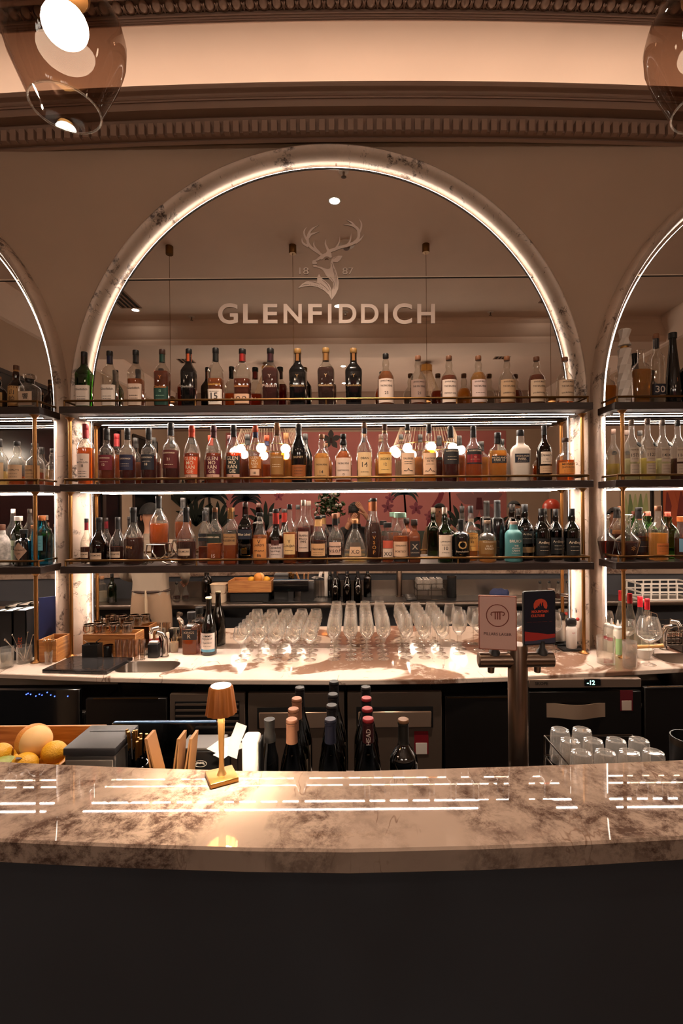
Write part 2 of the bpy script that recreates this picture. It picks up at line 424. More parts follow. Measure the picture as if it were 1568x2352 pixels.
# the cove above, lit from behind the cornice
cv = [(2.985, zl - .05)] + [(2.985, 4.22), (2.975, 4.28), (2.95, 4.325), (2.91, 4.358), (2.85, 4.38), (2.76, 4.392), (2.62, 4.396)]
struct('ceiling_cove', sweep(bow_path(), cv, False), M_CEIL, 'pale cove lit from behind the cornice')
mp_ = [yz(49, 2.62), yz(47, 2.60), yz(43, 2.598), yz(42, 2.592), yz(38, 2.590), yz(37, 2.584), yz(32, 2.582), yz(30, 2.574), yz(27, 2.572), yz(18, 2.585), yz(4, 2.565), yz(-12, 2.53), yz(-16, 2.49), (2.47, 4.405), (2.455, 4.43), (2.45, 4.47), (2.62, 4.47)]
egg_t = struct('trim_ceiling', sweep(bow_path(), mp_), M_PLASTER, 'carved egg and dart moulding around the ceiling')
e0 = obj('egg', ball((0, 0, 0), 1, 10, 6, (.025, .030, .022)), M_PLASTER, egg_t)
ring = [(.031 * sin(a), -.036 * cos(a) * -1, 0) for a in [pi * (-.62 + 1.24 * i / 10) for i in range(11)]]
r0 = obj('egg_rim', tube(ring, .0035, 6), M_PLASTER, egg_t)
d0 = obj('dart', lathe([(0, -.03), (.008, -.008), (.006, .014), (0, .02)], 6), M_PLASTER, egg_t)
x = -2.16; first = True
while x < 2.2:
    zb = yz(10, 2.56)[1] - .003
    for src, loc, rot in ((e0, (x, 2.548 + BOW * x * x, zb + .006), (radians(-20), 0, 0)), (r0, (x, 2.546 + BOW * x * x, zb - .003), (radians(8), 0, 0)), (d0, (x + .0355, 2.556 + BOW * x * x, zb - .001), (radians(90), 0, 0))):
        o = src if first else src.copy()
        if not first: COL.objects.link(o)
        o.location = loc; o.rotation_euler = rot
    first = False; x += .071
cl = obj('cove_light', sweep(bow_path(-2.9, 2.9, 20), [(2.86, zl - .005), (2.90, zl - .005), (2.90, zl + .005), (2.86, zl + .005)]), emat(WARM, L_COVE))
tag(cl, 'hidden light strip behind the cornice washing the cove', 'light strip')
# small wall marks under the cornice at the right
# ---------------- ceiling fittings over the guests' side (seen in the mirror)
def downlight(px, py, z=ZC, power=0):
    p = on_zm(px, py, z)
    t = thing('downlight', 'round recessed downlight mirrored at the %s of the arch' % DL.pop(0), 'light', (p.x, p.y, z))
    obj('ring', lathe([(.045, -.003), (.058, -.004), (.062, 0)], 20), M_WHITE, t)
    obj('lens', lathe([(0, -.0035), (.045, -.003)], 20), emat((1, .9, .78), L_DOWN), t)
    if power:
        d = bpy.data.lights.new('downlight_beam', 'SPOT'); d.energy = power; d.color = WARM; d.spot_size = radians(95); d.spot_blend = .8; d.shadow_soft_size = .05
        o = bpy.data.objects.new('downlight_beam', d); COL.objects.link(o); o.parent = t; o.location = (0, 0, -.02)
DL = ['top centre', 'far left beside the vent', 'far right beside the vent', 'left over the second cornice', 'middle over the second cornice', 'right over the second cornice', 'middle, lower', 'middle, lower still', 'centre between the letters']
for a in ((768, 461, ZC, 200), (311, 712, ZC, 55), (1262, 703, ZC, 55), (402, 799, ZC, 70), (785, 791, ZC, 70), (1178, 792, ZC, 70), (788, 841, ZC, 0), (790, 880, ZC, 0), (776, 703, ZC, 0)): downlight(*a)
def vent(px0, py0, px1, py1, lab):
    a, b = on_zm(px0, py0, ZC), on_zm(px1, py1, ZC)
    ln = abs(a.y - b.y)
    t = thing('ceiling_vent', lab, 'vent', ((a.x + b.x) / 2, (a.y + b.y) / 2, ZC))
    obj('frame', [box((-.13, 0, -.004), (.02, ln, .012)), box((.13, 0, -.004), (.02, ln, .012)), box((0, ln / 2, -.004), (.28, .02, .012)), box((0, -ln / 2, -.004), (.28, .02, .012))], M_PLASTER, t)
    obj('backing', box((0, 0, -.001), (.25, ln - .01, .002)), M_BLACK, t)
    for i in range(3): obj('slat', box((-.06 + .06 * i, 0, -.006), (.018, ln - .02, .008)), M_PLASTER, t)
vent(247, 655, 300, 706, 'black slotted ceiling vent mirrored at the left edge of the arch')
vent(1280, 672, 1262, 694, 'black slotted ceiling vent mirrored at the right edge of the arch')
vent(430, 833, 405, 806, 'slotted ceiling vent mirrored beyond the second cornice, left')
vent(1150, 824, 1172, 800, 'slotted ceiling vent mirrored beyond the second cornice, right')
def sprinkler(px, py, lab):
    p = on_zm(px, py, ZC)
    t = thing('ceiling_sprinkler', lab, 'sprinkler', (p.x, p.y, ZC))
    obj('plate', lathe([(0, -.012), (.04, -.010), (.045, 0)], 14), M_WHITE, t)
    obj('stem', lathe([(.008, -.05), (.01, -.012)], 8), M_STEEL, t); obj('deflector', lathe([(0, -.055), (.022, -.052), (0, -.049)], 10), M_STEEL, t)
for a in ((789, 392, 'small ceiling sprinkler mirrored near the crown of the arch'), (440, 727, 'small ceiling sprinkler mirrored above the letters at left'), (1126, 716, 'small ceiling sprinkler mirrored right of the letters'), (793, 716, 'small ceiling sprinkler mirrored behind the big letters')): sprinkler(*a)
p = on_zm(795, 560, ZC)
t = thing('smoke_detector', 'domed smoke detector mirrored behind the stag emblem', 'detector', (p.x, p.y, ZC))
obj('base', lathe([(0, -.03), (.06, -.03), (.085, -.015), (.09, 0)], 20), M_WHITE, t); obj('cap', lathe([(0, -.06), (.03, -.055), (.04, -.03)], 16), pm((120, 100, 88), .4), t)
# beam with a cornice across the room behind the guests
yb = -1.05
struct('ceiling_beam', box((.15, yb - .3, ZC - .16), (9.2, .6, .32)), M_CEIL, 'ceiling beam crossing the guest side')
bp = []
for a, b in ((0, 0), (.03, 0), (.04, .03), (.05, .05), (.05, .08), (.09, .11), (.12, .17), (.14, .20), (.14, .24), (.17, .27), (.17, .32)): bp.append((a, ZC - .32 + b))
struct('trim_beam', sweep([(Vector((XL, yb, 0)), Vector((0, 1, 0)), Vector((0, 0, 1))), (Vector((XR, yb, 0)), Vector((0, 1, 0)), Vector((0, 0, 1)))], [(0, ZC - .32)] + bp + [(0, ZC)]), M_CEIL)
for nm, xx, sg in (('left', XL, 1), ('right', XR, -1)):
    struct('trim_%s_wall' % nm, sweep([(Vector((xx, -5.4, 0)), Vector((sg, 0, 0)), Vector((0, 0, 1))), (Vector((xx, 2.4, 0)), Vector((sg, 0, 0)), Vector((0, 0, 1)))], [(0, 4.1), (.04, 4.12), (.06, 4.18), (.08, 4.2), (.1, 4.28), (.16, 4.34), (.2, 4.42), (.2, 4.46), (0, 4.46)]), M_CEIL)
struct('trim_far_wall', sweep([(Vector((XL, YF, 0)), Vector((0, 1, 0)), Vector((0, 0, 1))), (Vector((XR, YF, 0)), Vector((0, 1, 0)), Vector((0, 0, 1)))], [(0, 3.6), (.04, 3.62), (.05, 3.7), (.02, 3.72), (.02, 4.1), (.06, 4.14), (.1, 4.28), (.2, 4.42), (.2, 4.46), (0, 4.46)]), M_PLASTER)

# ---------------- back counter
def edge(pts, z): return [on_z(a, b, z) for a, b in pts]
bc = edge([(-420, 1532), (-200, 1539), (0, 1547), (130, 1552), (250, 1556), (500, 1561), (784, 1562), (1000, 1560), (1200, 1553), (1400, 1543), (1568, 1534), (1800, 1520), (2000, 1510)], Z_BC)
bc = [Vector((-4.25, bc[0].y + .08, Z_BC))] + bc + [Vector((4.55, bc[-1].y + .1, Z_BC))]
def slab(front, back_y, z1, th, back=None):
    n = len(front); V, Fc = [], []
    for i, p in enumerate(front):
        q = back[i] if back else Vector((p.x, back_y, 0)); e = .004
        V += [(p.x, p.y + e, z1), (p.x, p.y, z1 - e), (p.x, p.y, z1 - th + e), (p.x, p.y + e, z1 - th), (q.x, q.y, z1 - th), (q.x, q.y, z1)]
    for i in range(n - 1):
        for k in range(6):
            a, b = i * 6 + k, i * 6 + (k + 1) % 6
            Fc.append((a, a + 6, b + 6, b))
    Fc.append(tuple(range(6))); Fc.append(tuple((n - 1) * 6 + k for k in range(6))[::-1])
    return V, Fc
# sinks: the counter's openings
SINK = {'left': (on_z(340, 1531, Z_BC), .165, .098), 'right': (on_z(1575, 1512, Z_BC), .165, .098)}
# the slab top is built as a grid so that the sinks can be cut out of it
ct = obj('back_counter', slab(bc, 2.999, Z_BC, .027), M_BACK)
ct['kind'] = 'structure'; ct['label'] = 'polished white and brown marble back counter under the shelves'
def rrect(cx, cy_, hx, hy, rad, n=6):
    out = []
    for (sx, sy, a0) in ((1, 1, 0), (-1, 1, pi / 2), (-1, -1, pi), (1, -1, 3 * pi / 2)):
        for i in range(n + 1):
            a = a0 + pi / 2 * i / n; out.append((cx + sx * (hx - rad) + rad * cos(a), cy_ + sy * (hy - rad) + rad * sin(a)))
    return out
for nm, (p, hx, hy) in SINK.items():
    cut = obj('cutter', poly(rrect(p.x, p.y, hx - .006, hy - .006, .06), .3, lambda u, v, w_: (u, v, Z_BC - .2 + w_)), None, None, 0)
    md = ct.modifiers.new('c', 'BOOLEAN'); md.operation = 'DIFFERENCE'; md.object = cut; md.solver = 'EXACT'
    dg = bpy.context.evaluated_depsgraph_get(); me = bpy.data.meshes.new_from_object(ct.evaluated_get(dg))
    ct.modifiers.clear(); old = ct.data; ct.data = me; bpy.data.meshes.remove(old); bpy.data.objects.remove(cut)
    t = thing('sink', 'oval undermounted steel sink basin at the %s of the back counter' % nm, 'sink', (p.x, p.y, Z_BC - .16))
    rings = [(hx, hy, .16, .066), (hx - .006, hy - .006, .1605, .06), (hx - .010, hy - .010, .150, .058), (hx - .02, hy - .02, .04, .055), (hx - .045, hy - .045, .008, .04), (.03, .03, .0, .029)]
    V, Fc = [], []
    for a, b, z, r in rings: V += [(x_, y_, z) for x_, y_ in rrect(0, 0, a, b, r)]
    n = len(V) // len(rings)
    for k in range(len(rings) - 1):
        for i in range(n): Fc.append((k * n + i, k * n + (i + 1) % n, (k + 1) * n + (i + 1) % n, (k + 1) * n + i))
    obj('basin', (V, Fc), M_STEEL, t); obj('drain', lathe([(0, .003), (.026, .003), (.032, .0)], 16), M_CHROME, t)
# ---------------- fridges and drawers under the counter
def unit(x0px, x1px, name, label, m, D=2.50, cat='fridge'):
    a, b = P(x0px, 1600, D), P(x1px, 1600, D)
    t = thing(name, label, cat, ((a.x + b.x) / 2, D, 0)); wd = b.x - a.x
    obj('body', rbox((0, .22, .375), (wd, .40, .65), .003, 1), M_DARK, t)
    return t, wd
def zz(y, D=2.48): return EZ - (y - CY) / F * D
def door(t, wd, y0, m, d=-.01, x=0, w_=None, y1=1900, nm='door'):
    z1, z0 = zz(y0), .12
    return obj(nm, rbox((x, d, (z0 + z1) / 2), (w_ or wd - .008, .028, z1 - z0), .003, 1), m, t)
M_FR = pm((118, 102, 90), .42, .6); M_FRD = pm((34, 30, 28), .35, .5)
t, wd = unit(-190, 190, 'wine_cooler', 'dark glass door wine cooler with tiny blue lights, far left', M_FRD)
dr = door(t, wd, 1578, M_BLACKG)
obj('shelf_front', box((0, -.026, zz(1665)), (wd * .9, .004, .012)), pm((70, 46, 30), .5), dr)
for px in (62, 66, 72, 84, 92, 98, 110, 118, 127, 157): obj('blue_light', ball((P(px, 1590, 2.48).x - t.location.x, -.026, zz(1584 + (px * 7) % 10)), .003, 6, 4), emat((.05, .1, 1), 3), dr)
t, wd = unit(200, 388, 'drawer_unit', 'plain dark drawer front below the left sink', M_FRD, cat='cabinet')
door(t, wd, 1600, M_FRD); obj('edge_strip', box((0, -.026, zz(1599)), (wd - .09, .004, .004)), M_BRASSD, t)
t, wd = unit(392, 566, 'fridge_grille', 'brown steel panel with a louvred vent behind the lamp', M_FR)
dr = door(t, wd, 1590, M_FR)
obj('vent_recess', box((.0, -.0245, zz(1642)), (wd * .84, .004, .155)), M_BLACK, dr)
for i in range(6): obj('louvre', box((0, -.028, zz(1614 + 13 * i)), (wd * .82, .008, .009)), M_FR, dr)
ds = obj('display', rbox((P(452, 1711, 2.48).x - t.location.x, -.0255, zz(1710)), (.082, .004, .04), .003, 1), M_BLACKG, dr)
obj('digits', textfit('3.8', (P(451, 1711, 2.48).x - t.location.x, zz(1711)), .026, .024, lambda u, v: (u, -.0285, v), .01), emat((.25, 1, .6), 3), ds, 0)
for k, (a, b, lab) in enumerate(((570, 792, 'steel fridge door with recessed handle behind the middle wine bottles'), (796, 1014, 'steel fridge door with recessed handle and a red sticker'))):
    t, wd = unit(a, b, 'under_counter_fridge', lab, M_FR)
    dr = door(t, wd, 1590, M_FR)
    obj('handle_recess', rbox((0, -.0245, zz(1647)), (wd * .80, .004, .108), .012, 2), M_BLACK, dr)
    obj('handle', rbox((0, -.030, zz(1651)), (wd * .76, .010, .082), .004, 1), pm((196, 168, 146), .35, .8), dr)
    if k:
        st = obj('sticker', box((P(967, 1700, 2.48).x - t.location.x, -.0255, zz(1706)), (.072, .002, .118)), pm((128, 16, 30), .5), dr)
        obj('blank_panel', rbox((P(967, 1700, 2.48).x - t.location.x, -.027, zz(1719)), (.058, .002, .058), .004, 1), M_PAPER, st)
t, wd = unit(1018, 1205, 'under_counter_fridge', 'plain black fridge door left of the beer tap', M_FRD)
door(t, wd, 1600, M_FRD); obj('edge_strip', box((0, -.026, zz(1603)), (wd - .03, .004, .004)), M_BRASSD, t)
t, wd = unit(1208, 1468, 'under_counter_fridge', 'black fridge with a bright recessed handle and lit display', M_FRD)
dr = door(t, wd, 1592, M_FRD)
pn = obj('control_panel', rbox((0, -.012, zz(1573)), (wd - .01, .03, .045), .003, 1), pm((128, 108, 94), .4, .5), t)
f3 = lambda u, v: (u, -.0285, v)
obj('lettering', textfit('SKOPE', (P(1242, 1573, 2.48).x - t.location.x, zz(1572)), .15, .017, f3, .02), pm((30, 24, 20), .5), pn, 0)
ds = obj('display', rbox((P(1358, 1570, 2.48).x - t.location.x, -.029, zz(1570)), (.085, .006, .036), .004, 1), M_BLACKG, pn)
obj('digits', textfit('-12', (P(1354, 1570, 2.48).x - t.location.x, zz(1570)), .04, .024, lambda u, v: (u, -.0325, v), .01), emat((.25, 1, .75), 4), ds, 0)
hd = []
for i in range(17):
    u = i / 16; hd.append((Vector((P(1254 + 134 * u, 1630, 2.48).x - t.location.x, -.026 - .03 * sin(pi * u) ** 2, 0)), Vector((0, 1, 0)), Vector((0, 0, 1))))
obj('handle', sweep(hd, [(0, zz(1650)), (.0, zz(1618)), (.006, zz(1618)), (.006, zz(1650))]), pm((216, 184, 156), .3, .7), dr)
st = obj('sticker', box((P(1437, 1620, 2.48).x - t.location.x, -.0255, zz(1613)), (.064, .002, .105)), pm((92, 14, 26), .5), dr)
obj('blank_panel', rbox((P(1437, 1620, 2.48).x - t.location.x, -.027, zz(1624)), (.05, .002, .05), .004, 1), pm((190, 170, 156), .7), st)
t, wd = unit(1472, 1820, 'under_counter_fridge', 'plain black fridge door at the right edge', M_FRD)
door(t, wd, 1584, M_FRD); obj('edge_strip', box((0, -.026, zz(1582)), (wd - .03, .004, .004)), M_BRASSD, t)
obj_k = struct('baseboard_back', box((0, 2.56, .05), (6.4, .05, .1)), M_BLACK)

# ---------------- the front bar
Z_BAR = 1.14
far = edge([(-260, 1733), (-100, 1743), (0, 1750), (150, 1757), (300, 1763), (560, 1771), (800, 1772), (1100, 1763), (1300, 1757), (1568, 1746), (1700, 1738), (1900, 1724)], Z_BAR)
near = edge([(-260, 1912), (-100, 1922), (0, 1929), (150, 1936), (300, 1942), (560, 1950), (800, 1953), (1100, 1946), (1300, 1938), (1568, 1923), (1700, 1913), (1900, 1898)], Z_BAR)
far = [Vector((-4.25, far[0].y + .22, Z_BAR))] + far + [Vector((4.55, far[-1].y + .22, Z_BAR))]
near = [Vector((-4.25, near[0].y + .22, Z_BAR))] + near + [Vector((4.55, near[-1].y + .22, Z_BAR))]
b = obj('bar_counter', slab(near, 0, Z_BAR, .0450, far), M_BAR)
b['kind'] = 'structure'; b['label'] = 'brown veined marble bar top across the foreground'
b = obj('bar_front', slab([p + Vector((0, .05, 0)) for p in near], 0, Z_BAR - .0460, Z_BAR - .05, [p + Vector((0, -.03, 0)) for p in far]), pm((50, 51, 56), .6))
b['kind'] = 'structure'; b['label'] = 'plain charcoal front of the bar below its marble top'
# steel work shelf behind the bar
Z_WS = .885
ws = obj('work_shelf', [rbox((.0, 1.425, Z_WS - .02), (7.6, .35, .04), .006, 2)], M_STEEL); ws['kind'] = 'structure'; ws['label'] = 'steel work shelf behind the bar top'
wsm = obj('shelf_mat', rbox((.25, 1.39, Z_WS + .003), (2.2, .30, .006), .002, 1), M_BLACK, ws)
b = obj('splash_panel', box((.0, 1.242, Z_WS + .08), (7.6, .008, .158)), M_STEEL); b['kind'] = 'structure'; b['label'] = 'steel splash panel behind the bar top'
# ================================================================== SHELVES
SZ = [2.338, 1.900, 1.436]                                # tops of the three shelves
TH, YS0 = .040, 2.72
BAYS = {'left': (-4.25, -1.764), 'central': (-1.655, 1.352), 'right': (1.474, 4.5)}
RAIL_H = [.034, .027, .030]
TIER = ['top', 'middle', 'lowest']
for bn, (x0, x1) in BAYS.items():
    for k, z in enumerate(SZ):
        cx = (x0 + x1) / 2; L_ = x1 - x0
        t = thing('bottle_shelf', '%s dark walnut shelf of the %s bay with a brass rail' % (TIER[k], bn), 'shelf', (cx, YS0, z - TH))
        yb_ = .268 if bn == 'central' else .175
        obj('board', rbox((0, .1305, TH / 2), (L_, .261, TH), .002, 1), M_SHELF, t)
        zr = TH + RAIL_H[k]
        pts = [(-L_ / 2 + .022, .22, zr), (-L_ / 2 + .022, .018, zr), (L_ / 2 - .022, .018, zr), (L_ / 2 - .022, .22, zr)]
        obj('rail', [tube([pts[0], pts[1]], .0068, 8), tube([pts[1], pts[2]], .0068, 8), tube([pts[2], pts[3]], .0068, 8), ball(pts[1], .0068, 8, 5), ball(pts[2], .0068, 8, 5)], M_BRASSD, t)
        n = 5
        for i in range(n):
            xx = -L_ / 2 + .022 + (L_ - .044) * i / (n - 1)
            obj('rail_post', lathe([(.0075, TH), (.0055, TH + .004), (.0055, zr)], 8, (xx, .018, 0)), M_BRASSD, t)
        for xx in (-L_ / 2 + .022, L_ / 2 - .022): obj('rail_post', lathe([(.0075, TH), (.0055, TH + .004), (.0055, zr)], 8, (xx, .22, 0)), M_BRASSD, t)
        for yy in (.115, .195):
            c_ = obj('light_channel', box((0, yy, -.002), (L_ - .10, .020, .004)), pm((120, 96, 80), .5), t)
            obj('light_strip', box((0, yy, -.0043), (L_ - .11, .0095, .0010)), emat(LED, L_SHELF), c_)
# brass posts that carry the shelves
for bn, px, lab in (('central', 163, 'thin brass post at the left end of the central shelves'), ('central', 1339, 'thin brass post at the right end of the central shelves'),
                    ('left', 82, 'thin brass post near the right end of the left bay shelves'), ('right', 1431, 'thin brass post near the left end of the right bay shelves')):
    D = 2.855 if bn == 'central' else 2.762; x = P(px, 1300, D).x
    t = thing('shelf_post', lab, 'post', (x, D, Z_BC))
    M_PO = pm((150, 106, 60), .38, 1)
    obj('base', lathe([(0, 0), (.030, .001), (.030, .004), (.018, .009), (.0115, .018)], 16), M_PO, t)
    tops = [z - TH - Z_BC for z in SZ[::-1]]; lows = [.018] + [z - Z_BC for z in SZ[::-1][:2]]
    for a, b in zip(lows, tops):
        obj('shaft', lathe([(.0105, a), (.0105, b - .02)], 12), M_PO, t)
        obj('collar', lathe([(.0105, b - .022), (.0125, b - .014), (.022, b - .004), (.026, b)], 14), M_PO, t)

# ================================================================== BOTTLES
# shape: section squareness, depth ratio, glass profile (r, z as shares of radius and height), cap (r, z0, z1), foil z0
SH = {
 'scotch': (0, 1, [(0, .0), (.88, 0), (1, .018), (1, .60), (.95, .64), (.72, .70), (.46, .745), (.385, .775), (.36, .82), (.355, .93)], (.42, .905, 1), .775),
 'fid': (6, .92, [(0, .0), (.80, 0), (.90, .018), (1, .58), (.97, .625), (.72, .685), (.46, .735), (.385, .77), (.36, .82), (.355, .93)], (.42, .915, 1), .785),
 'balv': (0, 1, [(0, .0), (.9, 0), (1, .02), (1, .50), (.95, .56), (.74, .63), (.44, .69), (.36, .73), (.39, .77), (.43, .81), (.38, .86), (.30, .90), (.34, .91), (.34, .925)], (.36, .915, 1), 0),
 'mac': (0, 1, [(0, 0), (.80, 0), (.86, .02), (1, .58), (.98, .63), (.80, .685), (.48, .73), (.36, .77), (.34, .92)], (.36, .90, 1), .765),
 'dron': (0, 1, [(0, 0), (.9, 0), (1, .018), (1, .55), (.94, .61), (.70, .665), (.44, .70), (.38, .74), (.36, .90)], (.38, .885, 1), .80),
 'morangie': (0, 1, [(0, 0), (.84, 0), (.92, .02), (1, .50), (.98, .57), (.86, .64), (.62, .71), (.42, .78), (.36, .82), (.35, .92)], (.39, .885, 1), .80),
 'tall': (0, 1, [(0, 0), (.9, 0), (1, .018), (1, .54), (.93, .60), (.68, .66), (.42, .72), (.36, .78), (.33, .93)], (.36, .91, 1), .83),
 'bulb': (0, 1, [(0, 0), (.9, 0), (1, .018), (1, .50), (.93, .56), (.66, .63), (.40, .69), (.40, .73), (.46, .78), (.42, .83), (.33, .87), (.33, .93)], (.37, .90, 1), .86),
 'auch': (0, 1, [(0, 0), (.92, 0), (1, .018), (1, .54), (.93, .60), (.72, .66), (.45, .72), (.36, .79), (.34, .93)], (.34, .92, 1), .80),
 'hp': (4, .6, [(0, 0), (.86, 0), (.92, .02), (1, .55), (.97, .62), (.78, .68), (.45, .72), (.38, .76), (.36, .92)], (.38, .88, 1), .78),
 'monkey': (0, 1, [(0, 0), (.92, 0), (1, .02), (1, .48), (.94, .55), (.74, .61), (.44, .65), (.36, .70), (.34, .90)], (.36, .90, 1), 0),
 'dalmore': (0, 1, [(0, 0), (.9, 0), (.97, .02), (1, .38), (.96, .46), (.78, .55), (.50, .63), (.34, .70), (.30, .76), (.30, .93)], (.33, .91, 1), .74),
 'walker': (8, 1, [(0, 0), (.86, 0), (.92, .015), (.92, .56), (.88, .62), (.66, .68), (.42, .74), (.36, .80), (.34, .92)], (.37, .92, 1), .80),
 'laird': (0, 1, [(0, 0), (.92, 0), (1, .018), (1, .52), (.95, .56), (.74, .62), (.52, .72), (.44, .80), (.42, .93)], (.46, .92, 1), 0),
 'calva': (0, 1, [(0, 0), (.86, 0), (.92, .02), (1, .40), (.96, .47), (.70, .54), (.46, .60), (.40, .68), (.37, .93)], (.38, .92, 1), .72),
 'cognac': (0, 1, [(0, 0), (.92, 0), (1, .018), (1, .50), (.92, .57), (.70, .64), (.48, .74), (.40, .82), (.38, .94)], (.42, .93, 1), 0),
 'henn': (0, .8, [(0, 0), (.92, 0), (1, .03), (.98, .40), (.84, .52), (.56, .62), (.40, .68), (.36, .76), (.34, .92)], (.40, .90, 1), .76),
 'xo': (0, .7, [(0, 0), (.86, 0), (1, .04), (.96, .20), (.78, .42), (.52, .58), (.34, .68), (.22, .76), (.20, .90)], (.27, .90, 1), .78),
 'rhone': (0, 1, [(0, 0), (.92, 0), (1, .015), (1, .44), (.92, .52), (.66, .63), (.48, .72), (.42, .80), (.40, .95)], (.44, .95, 1), .80),
 'stub': (0, 1, [(0, 0), (.92, 0), (1, .03), (1, .55), (.94, .63), (.74, .70), (.66, .75), (.64, .90)], (.72, .88, 1), 0),
 'glassaugh': (0, 1, [(0, 0), (.9, 0), (1, .02), (.96, .45), (.98, .55), (.84, .66), (.58, .76), (.46, .82), (.46, .90)], (.78, .895, 1), 0),
 'flask': (8, .8, [(0, 0), (.9, 0), (.97, .02), (.97, .58), (.90, .64), (.62, .70), (.44, .74), (.42, .84), (.46, .86)], (.56, .86, 1), 0),
 'laph': (0, 1, [(0, 0), (.92, 0), (1, .018), (1, .52), (.94, .58), (.70, .65), (.44, .70), (.46, .77), (.38, .83), (.36, .93)], (.37, .87, 1), 0),
 'bunna': (0, 1, [(0, 0), (.92, 0), (1, .02), (1, .58), (.94, .64), (.66, .69), (.34, .72), (.28, .76), (.27, .93)], (.30, .90, 1), .76),
 'barley': (0, 1, [(0, 0), (.9, 0), (1, .02), (1, .52), (.95, .60), (.74, .66), (.42, .70), (.36, .74), (.35, .93)], (.38, .92, 1), 0),
 'octo': (0, 1, [(0, 0), (.94, 0), (1, .01), (1, .68), (.94, .70), (.52, .715), (.46, .74), (.46, .97)], (.47, .95, 1), .72),
 'laddie': (0, 1, [(0, 0), (.92, 0), (1, .015), (1, .64), (.97, .70), (.80, .76), (.50, .80), (.46, .83), (.44, .93)], (.44, .92, 1), 0),
 'ardbeg': (0, 1, [(0, 0), (.92, 0), (1, .018), (1, .54), (.95, .61), (.72, .68), (.44, .73), (.40, .77), (.44, .81), (.36, .87), (.34, .93)], (.37, .86, 1), 0),
 'decanter': (0, 1, [(0, 0), (.56, 0), (.62, .02), (1, .40), (.98, .46), (.70, .52), (.36, .60), (.26, .68), (.24, .84), (.34, .87)], (.30, .86, .90), 0),
 'tequila': (5, .7, [(0, 0), (.78, 0), (.82, .02), (1, .56), (.97, .62), (.74, .68), (.42, .72), (.34, .76), (.32, .93), (.40, .95)], (.34, .94, 1), 0),
 'vodka': (6, 1, [(0, 0), (.9, 0), (1, .015), (.95, .60), (.92, .66), (.62, .71), (.42, .75), (.38, .80), (.38, .93)], (.46, .93, 1), .80),
 'cone': (0, 1, [(0, 0), (.94, 0), (1, .01), (.94, .30), (.70, .58), (.50, .78), (.42, .90), (.40, .94)], (.52, .92, 1), 0),
 'swing': (5, .8, [(0, 0), (.9, 0), (1, .02), (1, .52), (.95, .60), (.70, .68), (.42, .74), (.36, .80), (.34, .90)], (.32, .90, 1), 0),
 'ceramic': (0, 1, [(0, 0), (.9, 0), (1, .02), (1, .50), (.94, .60), (.72, .70), (.46, .76), (.42, .86)], (.44, .86, 1), 0),
 'gin': (0, 1, [(0, 0), (.92, 0), (1, .015), (1, .64), (.92, .69), (.52, .73), (.38, .76), (.38, .90)], (.46, .88, 1), 0),
 'tanq': (0, .9, [(0, 0), (.84, 0), (.88, .02), (1, .55), (1, .62), (.84, .70), (.50, .77), (.42, .82), (.40, .90)], (.50, .90, 1), 0),
 'bombay': (8, .8, [(0, 0), (.88, 0), (.92, .015), (.94, .62), (.84, .69), (.48, .76), (.38, .80), (.36, .92)], (.42, .90, 1), 0),
 'wine': (0, 1, [(0, 0), (.9, 0), (1, .012), (1, .61), (.95, .66), (.72, .71), (.45, .755), (.37, .80), (.35, .95), (.39, .955), (.39, .97)], (.40, .97, 1), .78),
 'burg': (0, 1, [(0, 0), (.9, 0), (1, .012), (1, .40), (.93, .48), (.70, .60), (.48, .70), (.38, .78), (.35, .95), (.39, .955), (.39, .97)], (.40, .97, 1), .79),
 'kings': (8, 1, [(0, 0), (.88, 0), (.95, .02), (.95, .60), (.86, .66), (.46, .70), (.36, .74), (.36, .84)], (.52, .83, 1), 0),
}
GLASS = {'clear': gmat((242, 240, 235), .05, .95, 2.3, white_lift=.03), 'green': gmat((70, 132, 40), .06, .7, 2.6), 'dgreen': gmat((26, 58, 22), .07, .6, 2.6), 'blue': gmat((90, 196, 222), .06, .7, 2.4),
         'brown': gmat((130, 62, 24), .06, .7, 2.6), 'pgreen': gmat((140, 190, 120), .06, .7, 2.6), 'black': pm((13, 13, 14), .10, coat=.5), 'white': pm((222, 208, 194), .35, coat=.2), 'teal': pm((66, 120, 122), .5),
         'copper': pm((120, 62, 34), .3, .3, coat=.3), 'wineg': gmat((24, 34, 12), .08, .5, 2.6), 'floral': pm((196, 190, 184), .3, var=.5, vscale=40)}
AM, AMD, RUB, GOLD, PALE, MAHO, WTR = (222, 142, 62), (184, 98, 42), (138, 46, 32), (238, 186, 96), (246, 224, 168), (112, 50, 28), (236, 232, 222)
